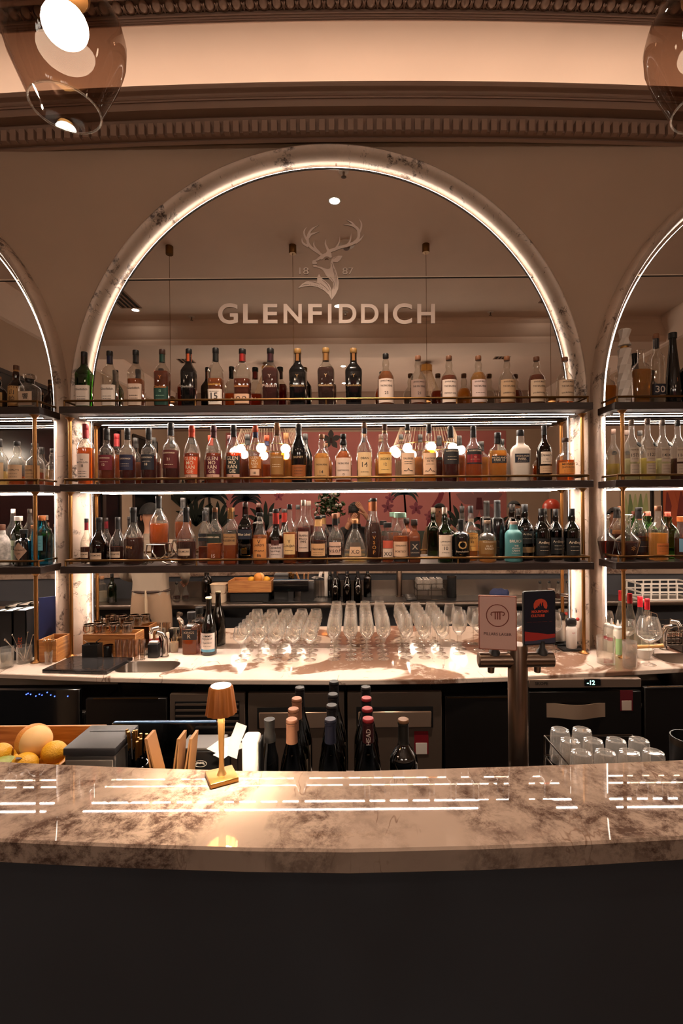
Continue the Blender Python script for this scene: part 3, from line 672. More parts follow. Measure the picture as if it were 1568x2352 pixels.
def bottle(t, h, r, shape, glass, liq, fill, cap, foil, labels, texts, capm=None):
    sq, asp, prof, (cr_, c0, c1), f0 = SH[shape]; f0 = f0 or .78
    n = 24 if sq else 20
    pr = [(a * r, b * h) for a, b in prof]
    g = GLASS[glass]
    gl = obj('glass', lathe(pr, n, sq=sq, asp=asp), g, t)
    def rad(z):
        for (a, b), (c, d) in zip(pr, pr[1:]):
            if b <= z <= d and d > b: return a + (c - a) * (z - b) / (d - b)
        return pr[-1][0]
    if liq and fill > 0:
        zt = fill * h; lp = [(0, .012 * h)] + [(a * .93, max(b, .012 * h)) for a, b in pr if 0 < a and b < zt and b > .005 * h] + [(rad(zt) * .93, zt), (0, zt)]
        obj('liquid', lathe(lp, n, sq=sq, asp=asp), lmat(liq), t)
    if foil:
        fr = [(a * 1.035 + .0004, b) for a, b in pr if b >= f0 * h and b < c0 * h]
        fr = [(rad(f0 * h) * 1.035 + .0004, f0 * h)] + fr + [(rad(c0 * h) * 1.035 + .0004, c0 * h)]
        obj('neck_foil', lathe(fr, 16), pm(foil, .4, .2), t)
    if cap:
        cm = capm or pm(cap, .5)
        rr = cr_ * r
        obj('cap', lathe([(0, c0 * h), (rr * .96, c0 * h), (rr, c0 * h + .001), (rr, c1 * h - .002), (rr * .92, c1 * h), (0, c1 * h)], 16), cm, t)
    for (z0, z1, half, col, tcol, lines) in labels:
        def f3(u, v, e=.0006):
            """wrap (arc length, height) onto the bottle's front"""
            rr = rad(v); th = u / r
            q = 1.0
            a = -pi / 2 + th
            if sq: q = (abs(cos(a)) ** sq + abs(sin(a)) ** sq) ** (-1 / sq)
            return ((rr * q + e) * cos(a), (rr * q + e) * sin(a) * asp - (e if asp < 1 else 0), v)
        Z0, Z1 = z0 * h, z1 * h; lb = gl
        if col:
            V, Fc = [], []; nu, nv = 12, 4; U = radians(half) * r
            for j in range(nv + 1):
                for i in range(nu + 1): V.append(f3(-U + 2 * U * i / nu, Z0 + (Z1 - Z0) * j / nv))
            for j in range(nv):
                for i in range(nu):
                    a = j * (nu + 1) + i; Fc.append((a, a + 1, a + nu + 2, a + nu + 1))
            lb = obj('label', (V, Fc), pm(col, .6), t)
        geo = []
        for s, v, sz in lines:
            if s == '|':                                  # a line of print too fine to read: short thin dashes
                wl = 1.1 * r if half > 44 else 1.4 * radians(half) * r; hl = max(.0010, .022 * (Z1 - Z0)); zc_ = Z0 + (Z1 - Z0) * v; u0 = -wl / 2; k_ = 0
                while u0 < wl / 2:
                    u1 = min(wl / 2, u0 + wl * (.16, .24, .12, .2)[k_ % 4]); k_ += 1
                    geo.append(([f3(u0, zc_ - hl / 2, .0011), f3(u1, zc_ - hl / 2, .0011), f3(u1, zc_ + hl / 2, .0011), f3(u0, zc_ + hl / 2, .0011)], [(0, 1, 2, 3)])); u0 = u1 + wl * .05
                continue
            geo.append(textfit(s, (0, Z0 + (Z1 - Z0) * v), 1.5 * r if half > 44 else 1.75 * radians(half) * r, sz * (Z1 - Z0), lambda a, b: f3(a, b, .0011), .008))
        if geo: obj('lettering', geo, pm(tcol, .6), lb, 0)
    return t
def small(v): return ('|', v, .035)
def shelf_bottles(k, bay, rows, D0=2.815):
    rows = sorted(rows, key=lambda q: q[0])
    pl = []
    for q in rows:
        D = q[11] if len(q) > 11 else D0; r = q[2] / F * D / 2
        pl.append([P(q[0], CY - (SZ[k] + .1 - EZ) * F / D, D).x, D, r])
    for _ in range(80):                                   # nudge bottles until none touch
        for a in range(len(pl)):
            for b in range(a + 1, min(a + 5, len(pl))):
                A, B = pl[a], pl[b]; d = sqrt((A[0] - B[0]) ** 2 + (A[1] - B[1]) ** 2); g_ = A[2] + B[2] + .003 - d
                if g_ > 0:
                    A[0] -= g_ * .25; B[0] += g_ * .25
                    f_, k_ = (A, B) if A[1] <= B[1] else (B, A)
                    f_[1] -= g_ * .2; k_[1] += g_ * .6
        for A in pl: A[1] = min(max(A[1], 2.752 + A[2]), 2.985 - A[2])
    for i, (px, top, wpx, shape, glass, liq, fill, cap, foil, labels, desc, *ex) in enumerate(rows):
        D = ex[0] if ex else D0; raise_ = ex[1] if len(ex) > 1 else 0
        z0 = SZ[k] + .0003 + raise_
        tp = P(px, top, D); h = tp.z - z0; x = P(px, (top + CY) / 2, D).x
        r0_ = pl[i][2]; D_ = pl[i][1]; h *= D_ / D; x = pl[i][0]; D = D_
        r = wpx / F * D / 2
        lab = '%s, %s from left on %s %s shelf' % (desc, ORD[i], bay, TIER[k])
        t = thing('bottle', lab, 'bottle', (x, D, z0), group='bottles on the %s shelf of the %s bay' % (TIER[k], bay))
        bottle(t, h, r, shape, glass, liq, fill, cap, foil, labels, None)
        if shape == 'swing':
            obj('wire_clasp', tube([(-.3 * r, 0, .80 * h), (-.55 * r, 0, .86 * h), (-.3 * r, 0, .96 * h), (.3 * r, 0, .96 * h), (.55 * r, 0, .86 * h), (.3 * r, 0, .80 * h)], .0018, 6), M_CHROME, t)
        if shape == 'decanter':
            obj('stopper', lathe([(0, .86 * h), (.20 * r, .87 * h), (.24 * r, .91 * h), (.46 * r, .93 * h), (.48 * r, .985 * h), (.40 * r, h), (0, h)], 12), GLASS['clear'], t)
CRM, BLK, WHT, GLD = (228, 206, 178), (22, 20, 22), (232, 216, 202), (178, 130, 66)
BK, CORK, INK = (20, 18, 18), (176, 124, 86), (40, 30, 30)
RED, NAVY = (140, 22, 28), (26, 30, 66)
def fidlab(z=.40, col=WHT, tx='Glenfiddich'): return [(.05, z, 62, col, INK, [(tx, .80, .17), small(.45), small(.32), small(.22)])]
def stag(tx, c=(210, 170, 120)): return [(.30, .40, 50, None, c, [(tx, .5, .62)]), (.46, .56, 40, None, c, [('Y', .5, .55)])]
shelf_bottles(0, 'central', [
 (194, 809, 33, 'fid', 'green', None, 0, BK, (44, 20, 22), fidlab(), 'bright green glass whisky bottle with white label'),
 (252.5, 807, 33, 'fid', 'clear', PALE, .06, BK, (24, 26, 58), fidlab(), 'almost empty clear bottle with navy neck foil'),
 (312.5, 805, 33, 'fid', 'clear', AM, .50, BK, BK, fidlab(.41, (216, 188, 168)), 'half full amber bottle with pale label'),
 (373, 803, 33, 'fid', 'clear', AMD, .62, (62, 34, 22), (20, 62, 52), [(.05, .36, 62, (24, 62, 52), (150, 190, 160), [('I2', .75, .12), small(.5), small(.3)])] + stag('Glenfiddich', (226, 132, 60)), 'amber bottle with dark green label and foil'),
 (434, 802, 33, 'fid', 'black', None, 0, BK, (196, 84, 40), stag('Glenfiddich', (190, 180, 168)), 'black bottle with an orange neck foil'),
 (495.7, 800, 34, 'fid', 'clear', AM, .48, BK, (22, 26, 24), [(.05, .30, 62, WHT, INK, [('15', .55, .42), small(.2), small(.85)])] + [(.34, .42, 50, None, (222, 166, 70), [('Glenfiddich', .5, .7)])], 'half full bottle with white label numbered fifteen'),
 (557, 802, 38, 'fid', 'clear', AMD, .48, BK, (168, 34, 28), [(.06, .22, 55, (214, 168, 136), INK, [('O O', .55, .4)])] + [(.32, .38, 45, None, (222, 150, 90), [('Glenfiddich', .5, .7)])], 'half full amber bottle with red neck foil'),
 (621.5, 801, 38, 'fid', 'clear', RUB, .66, BK, (58, 14, 28), stag('Fiddich', (214, 176, 160)), 'ruby bottle with dark purple neck foil'),
 (684, 802, 39, 'fid', 'black', None, 0, (164, 122, 66), (150, 98, 50), stag('Glenfiddich', (170, 130, 80)), 'black bottle with gold cap and foil, left one'),
 (748.7, 800, 39, 'fid', 'clear', MAHO, .66, (172, 130, 70), (156, 108, 56), stag('Glenfiddich', (214, 170, 120)), 'dark amber bottle with gold cap and foil'),
 (812, 801, 39, 'fid', 'black', None, 0, (164, 122, 66), (152, 100, 52), stag('Glenfiddich', (170, 130, 80)), 'black bottle with gold cap and foil, right one'),
] + [(px, top, 38, 'balv', 'clear', lq, fl, cp_, None, [(.06, .505, 62, lc, INK, [('SINGLE MALT', .90, .06), ('THE BALVENIE', .70, .13), (tx, .40, .12), small(.18)])], ds) for px, top, lq, fl, cp_, lc, tx, ds in (
 (886, 813, AM, .66, BK, (226, 200, 184), '25', 'amber bottle with black cap and white label'),
 (960, 818, AMD, .10, (150, 100, 72), (150, 122, 108), '21', 'nearly empty bottle with grey brown label'),
 (1031, 818, AMD, .60, (128, 84, 58), (230, 206, 190), 'FRENCH OAK', 'amber bottle with cork cap and white label'),
 (1098.5, 818, GOLD, .66, (140, 90, 60), (214, 186, 176), '|', 'pale gold bottle with pinkish label'),
 (1164, 819, AM, .08, (150, 98, 64), (196, 160, 124), 'CARIBBEAN CASK', 'nearly empty bottle with tan label'),
 (1232, 820, AMD, .62, (116, 72, 48), (212, 182, 152), 'DOUBLEWOOD', 'amber bottle with cream label'),
 (1297, 821, AM, .10, (128, 80, 54), (214, 184, 154), 'DOUBLEWOOD', 'nearly empty bottle with cream label'))])
shelf_bottles(0, 'right', [
 (1471.6, 797, 40, 'tequila', 'clear', GOLD, .60, None, None, [(.18, .52, 40, None, (150, 110, 50), [('FROM', .85, .14), ('X.A', .60, .26), small(.2)])], 'wide shouldered clear bottle of golden spirit'),
 (1507, 767, 30, 'vodka', 'clear', WTR, .10, (140, 92, 60), (26, 26, 34), [(.13, .28, 60, (30, 30, 44), (214, 200, 190), [('30', .5, .62)])], 'tall clear bottle with dark label numbered thirty'),
 (1546, 765, 34, 'cone', 'black', None, 0, BK, None, [(.30, .36, 40, None, (150, 96, 50), [('I', .5, .9)])], 'tall black cone shaped bottle with ball stopper'),
 (1580, 812, 40, 'scotch', 'dgreen', None, 0, BK, None, [], 'dark bottle cut by the right edge')])
# the white faceted sculpture bottle
p = P(1434.6, 925, 2.815); t = thing('faceted_bottle', 'white faceted porcelain bottle with an hourglass stopper, right bay top shelf', 'bottle', (p.x, 2.815, SZ[0] + .0003))
hT = P(1434.6, 757, 2.815).z - SZ[0]
pr = []
for i in range(8): pr.append(((.039 if i % 2 else .036), .73 * hT * i / 7))
bd = obj('body', lathe([(0, 0)] + pr + [(.030, .745 * hT), (0, .745 * hT)], 7, tw=pi / 7), M_WHITE, t, 5)
obj('neck_ring', lathe([(.022, .745 * hT), (.022, .775 * hT)], 14), M_BRASS, t)
obj('stopper', lathe([(0, .775 * hT), (.038, .785 * hT), (.024, .88 * hT), (.037, .985 * hT), (.030, hT), (0, hT)], 7, tw=pi / 7), M_WHITE, t, 5)
obj('lettering', textfit('B', (.004, .42 * hT), .02, .022, lambda a, b: (a, -.0395, b), .01), pm((250, 244, 236), .4), bd, 0)
shelf_bottles(0, 'left', [
 (2, 866, 34, 'balv', 'dgreen', AM, .5, CORK, None, [(.08, .50, 60, (190, 150, 96), INK, [small(.6), small(.4)])], 'green whisky bottle cut by the left edge'),
 (28, 838, 34, 'bulb', 'brown', AMD, .45, (96, 62, 38), (170, 118, 62), [(.08, .52, 60, (196, 150, 92), INK, [('山', .70, .26), ('崎', .36, .30)])], 'brown bottle with tan label bearing two black characters'),
 (68, 860, 40, 'flask', 'clear', WTR, .10, None, (30, 24, 22), [(.10, .48, 38, (214, 186, 160), INK, [('響', .66, .42), small(.2)])], 'many sided clear decanter bottle with square glass stopper')])
for o in [q for q in COL.objects if q.get('label', '').startswith('many sided')]:
    h_ = P(68, 860, 2.815).z - SZ[0]
    obj('stopper', rbox((0, 0, h_ * .93), (.054, .044, h_ * .135), .006, 2), gmat((236, 232, 226), .12, .8, 1.6), o)
def bl(z0, z1, col, tcol, lines, half=62): return [(z0, z1, half, col, tcol, lines)]
shelf_bottles(1, 'central', [
 (197, 974, 38, 'mac', 'clear', AM, .60, RED, RED, bl(.09, .50, (232, 208, 192), INK, [('THE', .76, .05), ('MACALLAN', .66, .10), ('18', .52, .12), small(.30), small(.22), small(.1)], 50), 'bottle with red cap and large white label'),
 (245.7, 985, 34, 'dron', 'clear', AMD, .50, BK, BK, bl(.25, .52, (104, 20, 36), CRM, [('GLENDRONACH', .80, .17), ('12', .36, .16), small(.55)]), 'dark amber bottle with crimson label'),
 (293, 984, 34, 'dron', 'clear', RUB, .50, BK, BK, bl(.25, .52, (34, 34, 62), CRM, [('GLENDRONACH', .74, .17), small(.40), small(.25)]), 'bottle with slate blue label and black cap'),
 (342, 983, 34, 'dron', 'clear', RUB, .50, BK, BK, bl(.25, .52, (24, 26, 38), CRM, [('GLENDRONACH', .80, .17), ('18', .36, .16), small(.55)]), 'bottle with black blue label and black cap'),
 (393, 972, 37, 'dron', 'clear', RUB, .55, BK, BK, bl(.25, .55, (88, 26, 24), CRM, [('GLENDRONACH', .84, .15), ('21', .50, .14), small(.2)]), 'taller bottle with red brown label'),
] + [(px, top, 36, 'morangie', 'clear', AMD, .52, c, c, [(.16, .46, 60, lc, CRM, [('GLEN', .88, .2), ('MO', .64, .2), ('RAN', .40, .2), ('GIE', .15, .2)]), (.085, .155, 60, (206, 160, 140), INK, [(n_, .5, .5)])], ds) for px, top, c, lc, n_, ds in (
 (441, 978, (190, 62, 30), (206, 76, 36), '12', 'slim necked bottle with bright orange label'),
 (491, 978, (66, 16, 26), (92, 18, 40), '12', 'slim necked bottle with burgundy label'),
 (537, 976, BK, (24, 28, 26), '14', 'slim necked bottle with black label and cap'))] + [
 (587, 978, 34, 'morangie', 'clear', AM, .42, (186, 72, 34), NAVY, [(.25, .46, 56, (186, 116, 50), CRM, [('GLEN', .88, .2), ('MO', .64, .2), ('RAN', .40, .2), ('GIE', .15, .2)]), (.13, .24, 40, (222, 180, 150), INK, [('18', .4, .4)])], 'slim necked bottle with orange cap over navy foil'),
 (636.7, 972, 35, 'morangie', 'clear', GOLD, .50, (158, 110, 66), (104, 62, 34), [(.14, .46, 60, (150, 104, 52), CRM, [('GLENMORANGIE', .88, .12), small(.5), small(.4)])], 'slim necked bottle with brown gold label'),
 (686.5, 974, 37, 'morangie', 'black', None, 0, BK, BK, [(.40, .46, 40, None, (190, 160, 120), [('SIGNET', .5, .7)]), (.05, .30, 62, (150, 84, 38), BLK, [small(.8), small(.6), small(.4)])], 'black glass bottle fading to copper at its foot'),
 (739, 998, 36, 'balv', 'clear', GOLD, .60, (168, 116, 82), None, bl(.06, .50, (196, 150, 96), INK, [('THE BALVENIE', .70, .13), ('14', .36, .14), small(.2)]), 'short amber bottle with tan label and cork'),
 (788.5, 997, 37, 'balv', 'clear', AM, .64, BK, BK, bl(.06, .50, (232, 202, 182), INK, [('THE BALVENIE', .74, .13), ('PORTWOOD', .42, .10), ('15', .24, .10)]), 'short amber bottle with white label and black cap'),
 (837, 972, 34, 'tall', 'clear', PALE, .40, (120, 84, 58), (34, 30, 40), bl(.09, .50, (234, 196, 148), INK, [('OBAN', .76, .09), ('14', .50, .20), small(.2)]), 'tall bottle with plain cream label and seal'),
 (883.5, 976, 33, 'bulb', 'clear', GOLD, .52, (78, 50, 36), (150, 120, 86), bl(.15, .48, (236, 190, 116), INK, [('CRAGGANMORE', .76, .22), ('12', .48, .14), small(.2)]), 'golden bottle with yellow cream label'),
 (936, 976, 33, 'bulb', 'clear', PALE, .14, BK, (180, 150, 120), bl(.13, .50, (236, 196, 162), INK, [('TALISKER', .74, .11), small(.60), small(.5), ('~^~', .22, .14)]), 'nearly empty bottle with pictorial cream label'),
 (985.5, 976, 33, 'bulb', 'clear', GOLD, .55, BK, BK, bl(.13, .50, (232, 190, 156), INK, [('TALISKER', .74, .11), ('SKYE', .62, .10), small(.48), ('~^~', .2, .16)]), 'golden bottle with pictorial pink label'),
 (1034.7, 979, 38, 'auch', 'clear', RUB, .50, BK, BK, bl(.31, .58, (36, 34, 36), CRM, [('AUCHENTOSHAN', .86, .16), small(.5), small(.3)]), 'dark red bottle with black label'),
 (1087, 979, 38, 'auch', 'clear', AM, .58, BK, BK, bl(.31, .58, (32, 30, 32), CRM, [('AUCHENTOSHAN', .88, .16)]) + [(.335, .48, 58, (158, 20, 26), CRM, [('12', .7, .2), small(.4)])], 'amber bottle with black and red label'),
 (1143, 994, 40, 'hp', 'clear', GOLD, .63, BK, BK, bl(.37, .52, (28, 30, 38), CRM, [('HIGHLAND', .74, .26), ('PARK 12', .42, .26), small(.15)], 45), 'flat embossed golden bottle with black band label'),
 (1195, 988, 44, 'hp', 'white', None, 0, BK, None, bl(.36, .53, (28, 34, 50), CRM, [('HIGHLAND', .74, .26), ('PARK', .42, .26), small(.15)], 40), 'cream ceramic bottle with navy band label'),
 (1249.6, 978, 34, 'tall', 'brown', MAHO, .62, BK, BK, [(.30, .52, 45, (226, 204, 184), INK, [("Dewar's", .74, .24), ('12', .40, .16), small(.2)]), (.14, .27, 55, (206, 168, 134), INK, [small(.62), small(.3)])], 'brown bottle with two white labels'),
 (1298, 1006, 40, 'monkey', 'clear', AM, .48, (70, 46, 36), None, [(.16, .42, 62, (228, 144, 62), INK, [('MONKEY', .84, .20), ('SHOULDER', .56, .20), small(.3), small(.14)])], 'squat round bottle of orange whisky with black lettering')])
shelf_bottles(1, 'right', [(px, top, 33, 'tall', 'clear', lq, .36, c, None, [(.30, .60 if 0 else .535, 38, (198, 178, 158), INK, [('North Star', .84, .14), (n_, .46, .22), small(.2)]), (.07, .27, 38, (186, 166, 146), INK, [small(.8), small(.55), small(.3)])], ds) for px, top, lq, c, n_, ds in (
 (1450, 965, (226, 222, 190), (110, 92, 80), '1573', 'clear rum bottle with wax seal, labelled 1573'), (1487, 962, (236, 224, 160), (86, 64, 54), '1123', 'clear rum bottle with wax seal, labelled 1123'),
 (1521, 965, (226, 222, 190), (96, 82, 74), '1414', 'clear rum bottle with wax seal, labelled 1414'), (1556, 966, MAHO, BK, '1146', 'dark rum bottle with wax seal, labelled 1146'))])
for o in [q for q in COL.objects if q.get('label', '').find('wax seal') > 0]:
    obj('wax_seal', lathe([(0, 0), (.016, 0), (.015, .004), (0, .005)], 14), BLK and pm((18, 18, 22), .3), o).rotation_euler = (pi / 2 - .5, 0, .35)
    o.children[-1].location = (.024, -.033, .205)
shelf_bottles(1, 'left', [
 (3, 1008, 34, 'tall', 'clear', PALE, .3, BK, BK, bl(.08, .48, (222, 190, 150), INK, [small(.6), small(.4)]), 'clear bottle with black cap cut by the edge'),
 (32, 1014, 36, 'bulb', 'clear', AM, .20, BK, None, bl(.12, .46, (214, 178, 142), INK, [("DOORLY'S", .66, .22), small(.4), small(.2)]), 'clear bottle with parrot label and black cork'),
 (80, 1018, 38, 'bulb', 'clear', AMD, .30, BK, None, bl(.12, .46, (208, 166, 122), INK, [("DOORLY'S", .66, .22), small(.4), small(.2)]), 'clear bottle with parrot label behind the post')])
def dal(z0=.13, z1=.26): return bl(z0, z1, (206, 176, 150), INK, [('DALMORE', .60, .42)], 38)
def walk(c, tx, tc): return [('slant', c, tx, tc)]
DF, DB = 2.80, 2.885
third = [
 (199, 1191, 27, 'dalmore', 'clear', MAHO, .36, BK, (120, 20, 34), dal(), 'small antlered decanter bottle with red collar', DB),
 (227, 1189, 42, 'dalmore', 'brown', MAHO, .50, BK, BK, dal(), 'dark brown round shouldered bottle', DF),
 (271, 1188, 36, 'dalmore', 'clear', MAHO, .36, BK, BK, dal(), 'round shouldered clear bottle with dark spirit', DB),
 (305, 1166, 45, 'dalmore', 'clear', MAHO, .46, BK, BK, [(.28, .34, 40, None, (214, 150, 90), [('King', .5, .9)])], 'larger round shouldered bottle with gold stag', DF),
 (427, 1166, 43, 'dalmore', 'clear', MAHO, .40, BK, BK, dal(.16, .28), 'round shouldered bottle with silver label', DF),
 (470, 1173, 26, 'walker', 'clear', AMD, .30, BK, BK, [(.42, .56, 60, (28, 28, 30), CRM, [('BLACK LABEL', .5, .3)])], 'square bottle with slanted black label', DB),
 (494, 1166, 34, 'walker', 'clear', AM, .36, (120, 78, 44), (22, 26, 22), [(.38, .54, 60, (32, 40, 30), CRM, [('GREEN LABEL', .62, .3)]), (.10, .2, 40, None, CRM, [('15', .5, .6)])], 'square bottle with slanted dark green label', DF),
 (531, 1166, 32, 'walker', 'clear', AM, .36, GLD, GLD, [(.34, .54, 60, (166, 124, 82), INK, [('GOLD LABEL', .7, .2), ('RESERVE', .4, .2)])], 'square bottle with slanted gold label', DF),
 (562.5, 1154, 33, 'walker', 'dgreen', None, 0, (60, 34, 26), None, [(.40, .56, 60, (24, 28, 44), CRM, [('Blue Label', .5, .4)])], 'tall green tinted square bottle with slanted navy label', DF),
 (600, 1177, 34, 'laird', 'clear', AM, .56, BK, None, bl(.12, .50, (216, 144, 84), INK, [('V', .84, .2), ("LAIRD'S", .66, .12), ('APPLEJACK', .36, .16), ('86', .14, .16)]), 'clear bottle with orange eagle label', DF),
 (632, 1170, 37, 'calva', 'dgreen', MAHO, .5, BK, (166, 44, 34), [(.08, .36, 62, (222, 200, 190), INK, [('Calvados', .76, .18), ('Pays d\'Auge', .52, .14), small(.3)]), (.33, .43, 28, (80, 36, 28), INK, [])], 'squat dark bottle with red foil and wax medallion', DF),
 (666.6, 1158, 33, 'tall', 'clear', AM, .52, BK, None, bl(.16, .50, (228, 188, 132), INK, [('Y', .64, .16), ('Loujan', .42, .20), small(.2)], 50), 'slim bottle with cream script label', DF),
 (696, 1150, 32, 'tall', 'clear', RUB, .56, (150, 136, 124), None, bl(.18, .50, (222, 192, 172), INK, [('FRAPIN', .80, .10), ('Millesime', .64, .08), ('1995', .50, .12), small(.2)], 46), 'slim dark amber bottle with white vintage label', DF),
 (733, 1185, 40, 'cognac', 'clear', MAHO, .48, BK, (206, 160, 104), bl(.16, .42, (220, 170, 122), INK, [('Hennessy', .56, .28), small(.3), small(.15)], 50), 'short bottle with gold neck and scrolled label', DF),
 (771, 1181, 37, 'henn', 'clear', MAHO, .30, (150, 98, 70), BK, bl(.16, .42, (226, 184, 160), INK, [('Hennessy', .66, .26), ('V.S.O.P', .32, .22)], 46), 'round bellied bottle with pale label', DF),
 (811, 1195, 56, 'xo', 'clear', PALE, .08, (176, 122, 76), BK, [(.14, .36, 30, (206, 164, 128), INK, [('X.O', .5, .4)])], 'bell shaped empty decanter with oval label', DF),
 (858.6, 1145, 36, 'rhone', 'clear', MAHO, .62, BK, (150, 82, 34), [(.10, .44, 40, None, (206, 132, 60), [('V', .86, .16), ('S', .64, .16), ('O', .42, .16), ('P', .20, .16)])], 'tall dark bottle with orange vertical letters', DF),
 (890, 1200, 26, 'stub', 'clear', AM, .1, BK, None, [(.10, .36, 60, (232, 204, 184), INK, [('XO', .5, .5)]), (.37, .56, 60, (206, 92, 70), INK, [])], 'small bottle with red and white label', DF),
 (918.6, 1178, 36, 'glassaugh', 'clear', AM, .52, (150, 190, 168), None, [(.12, .42, 62, (226, 186, 154), INK, [('GLENGLASSAUGH', .74, .16), ('PORTSOY', .34, .14)]), (.02, .12, 62, BLK, CRM, [small(.5)])], 'bottle with a broad mint green cap', DF),
 (950, 1193, 27, 'flask', 'copper', None, 0, (44, 32, 28), None, [(.14, .50, 40, (40, 34, 34), (190, 170, 150), [('X', .64, .34), ('DRAGON', .26, .12)])], 'copper brown flask with black flower label', DF),
 (1022, 1165, 33, 'laph', 'green', None, 0, (222, 200, 180), None, bl(.10, .50, (228, 206, 184), INK, [('LAPHROAIG', .70, .11), ('10', .40, .16), small(.55), small(.2)]), 'green bottle with white cap and white label', DF),
 (1057.6, 1193, 40, 'bunna', 'black', None, 0, BK, BK, [(.30, .52, 34, None, (206, 160, 96), [('O', .5, .9)]), (.22, .29, 55, None, (206, 180, 150), [('Bunnahabhain', .5, .8)])], 'black bottle with gold ring emblem', DF),
 (1081, 1162, 32, 'laph', 'clear', GOLD, .5, BK, None, bl(.18, .48, (220, 166, 88), INK, [('CAOL ILA', .80, .14), ('12', .54, .14), small(.3)]), 'pale green bottle with yellow label', DB),
 (1119, 1195, 40, 'barley', 'clear', GOLD, .50, (142, 118, 98), None, [(.20, .52, 62, (132, 94, 48), CRM, [('BRUICHLADDICH', .9, .1), ('ISLAY', .58, .14), ('BARLEY', .40, .14)])], 'round clear bottle of pale gold with brown label', DF),
 (1142, 1149, 31, 'octo', 'black', None, 0, BK, BK, [], 'tall matt black cylinder bottle', DB),
 (1179.5, 1198, 39, 'laddie', 'teal', None, 0, (150, 120, 110), None, [(.46, .58, 62, None, WHT, [('BRUICH', .5, .8)]), (.20, .44, 50, None, WHT, [('THE', .86, .16), ('CLASSIC', .60, .16), ('LADDIE', .36, .16), small(.1)])], 'turquoise bottle with white block lettering', DF),
 (1205, 1158, 39, 'ardbeg', 'dgreen', AMD, .4, BK, None, [(.30, .52, 62, (20, 22, 20), CRM, [('Ardbeg', .74, .22), small(.4)]), (.14, .24, 60, (140, 108, 70), INK, [small(.5)])], 'large dark green bottle with black label', DB)]
third += [(px, tp_, wd_, 'ardbeg', 'dgreen', AMD, .55, BK, None, [(.12, .44, 62, (18, 18, 18), CRM, [('Ardbeg', .74, .22), small(.5), small(.3)])], ds, dd) for px, tp_, wd_, sub, ds, dd in (
 (1244, 1168, 35, 'UIGEADAIL', 'dark green bottle with black label, front', DF), (1276, 1169, 31, 'TEN', 'dark green bottle with taller black label', DB), (1313, 1168, 36, 'CORRYVRECKAN', 'dark green bottle with light in its shoulder', DF))]
shelf_bottles(2, 'central', third)
# the bottle lying high on its silver stand
p = P(365, 1248, DF); zb = p.z
t = thing('bottle_stand', 'curved silver antler stand holding a bottle on the lowest shelf', 'stand', (p.x, DF, SZ[2] + .0003)); hs = zb - SZ[2]
for sy in (-1, 1): obj('cradle', tube([(-.055, sy * .045, hs - .0045), (.055, sy * .045, hs - .0045)], .004, 8), M_CHROME, t)
for sx, sy in ((-1, -1), (1, -1), (-1, 1), (1, 1)):
    pts = [(sx * .05, sy * .045, hs - .004), (sx * .058, sy * .045, hs * .55), (sx * .03, sy * .042, hs * .2), (sx * .06, sy * .04, .006), (sx * .085, sy * .04, .004)]
    obj('leg', tube(pts, [.004, .006, .007, .006, .002], 8), M_CHROME, t)
obj('antler', tube([(.02, -.05, .03), (.05, -.045, .05), (.075, -.042, .045), (.088, -.04, .06)], [.006, .006, .005, .001], 8), M_CHROME, t)
obj('antler', tube([(-.02, -.05, .03), (-.06, -.045, .02), (-.088, -.042, .006)], [.006, .005, .001], 8), M_CHROME, t)
t = thing('bottle', 'round shouldered amber bottle raised on the silver stand', 'bottle', (p.x, DF, zb + .0005), group='bottles on the lowest shelf of the central bay')
bottle(t, P(365, 1140, DF).z - zb, 42 / F * DF / 2, 'dalmore', 'clear', AM, .42, BK, BK, [(.44, .60, 34, None, (206, 190, 170), [('Y', .5, .9)])], None)
shelf_bottles(2, 'right', [
 (1392, 1181, 38, 'decanter', 'clear', MAHO, .40, None, None, [], 'small clear decanter with ball stopper', 2.90),
 (1445, 1182, 52, 'decanter', 'clear', MAHO, .40, None, None, [(.2, .34, 30, None, (180, 120, 60), [('*', .5, .8)])], 'wide flared crystal decanter with dark spirit', DF),
 (1470, 1165, 36, 'cognac', 'clear', MAHO, .44, BK, BK, [(.14, .36, 60, (34, 24, 26), CRM, [small(.5)])], 'clear bottle with black neck and dark label', DB),
 (1512, 1162, 41, 'tall', 'clear', GOLD, .50, (150, 102, 72), None, bl(.12, .32, (206, 116, 48), INK, [('CRISTIANIA', .76, .16), small(.5), small(.3)], 40), 'conical necked bottle of amber with orange label', DF),
 (1495, 1176, 36, 'swing', 'pgreen', None, 0, (190, 120, 100), None, [], 'green swing top bottle behind the orange label', 2.89),
 (1536, 1176, 41, 'swing', 'pgreen', None, 0, (186, 90, 70), None, [], 'pale green embossed swing top bottle in front', DB),
 (1566, 1186, 36, 'stub', 'clear', MAHO, .5, (206, 110, 46), None, [(.2, .5, 60, (120, 170, 200), INK, [])], 'dark bottle with orange cap at the right edge', DF)])
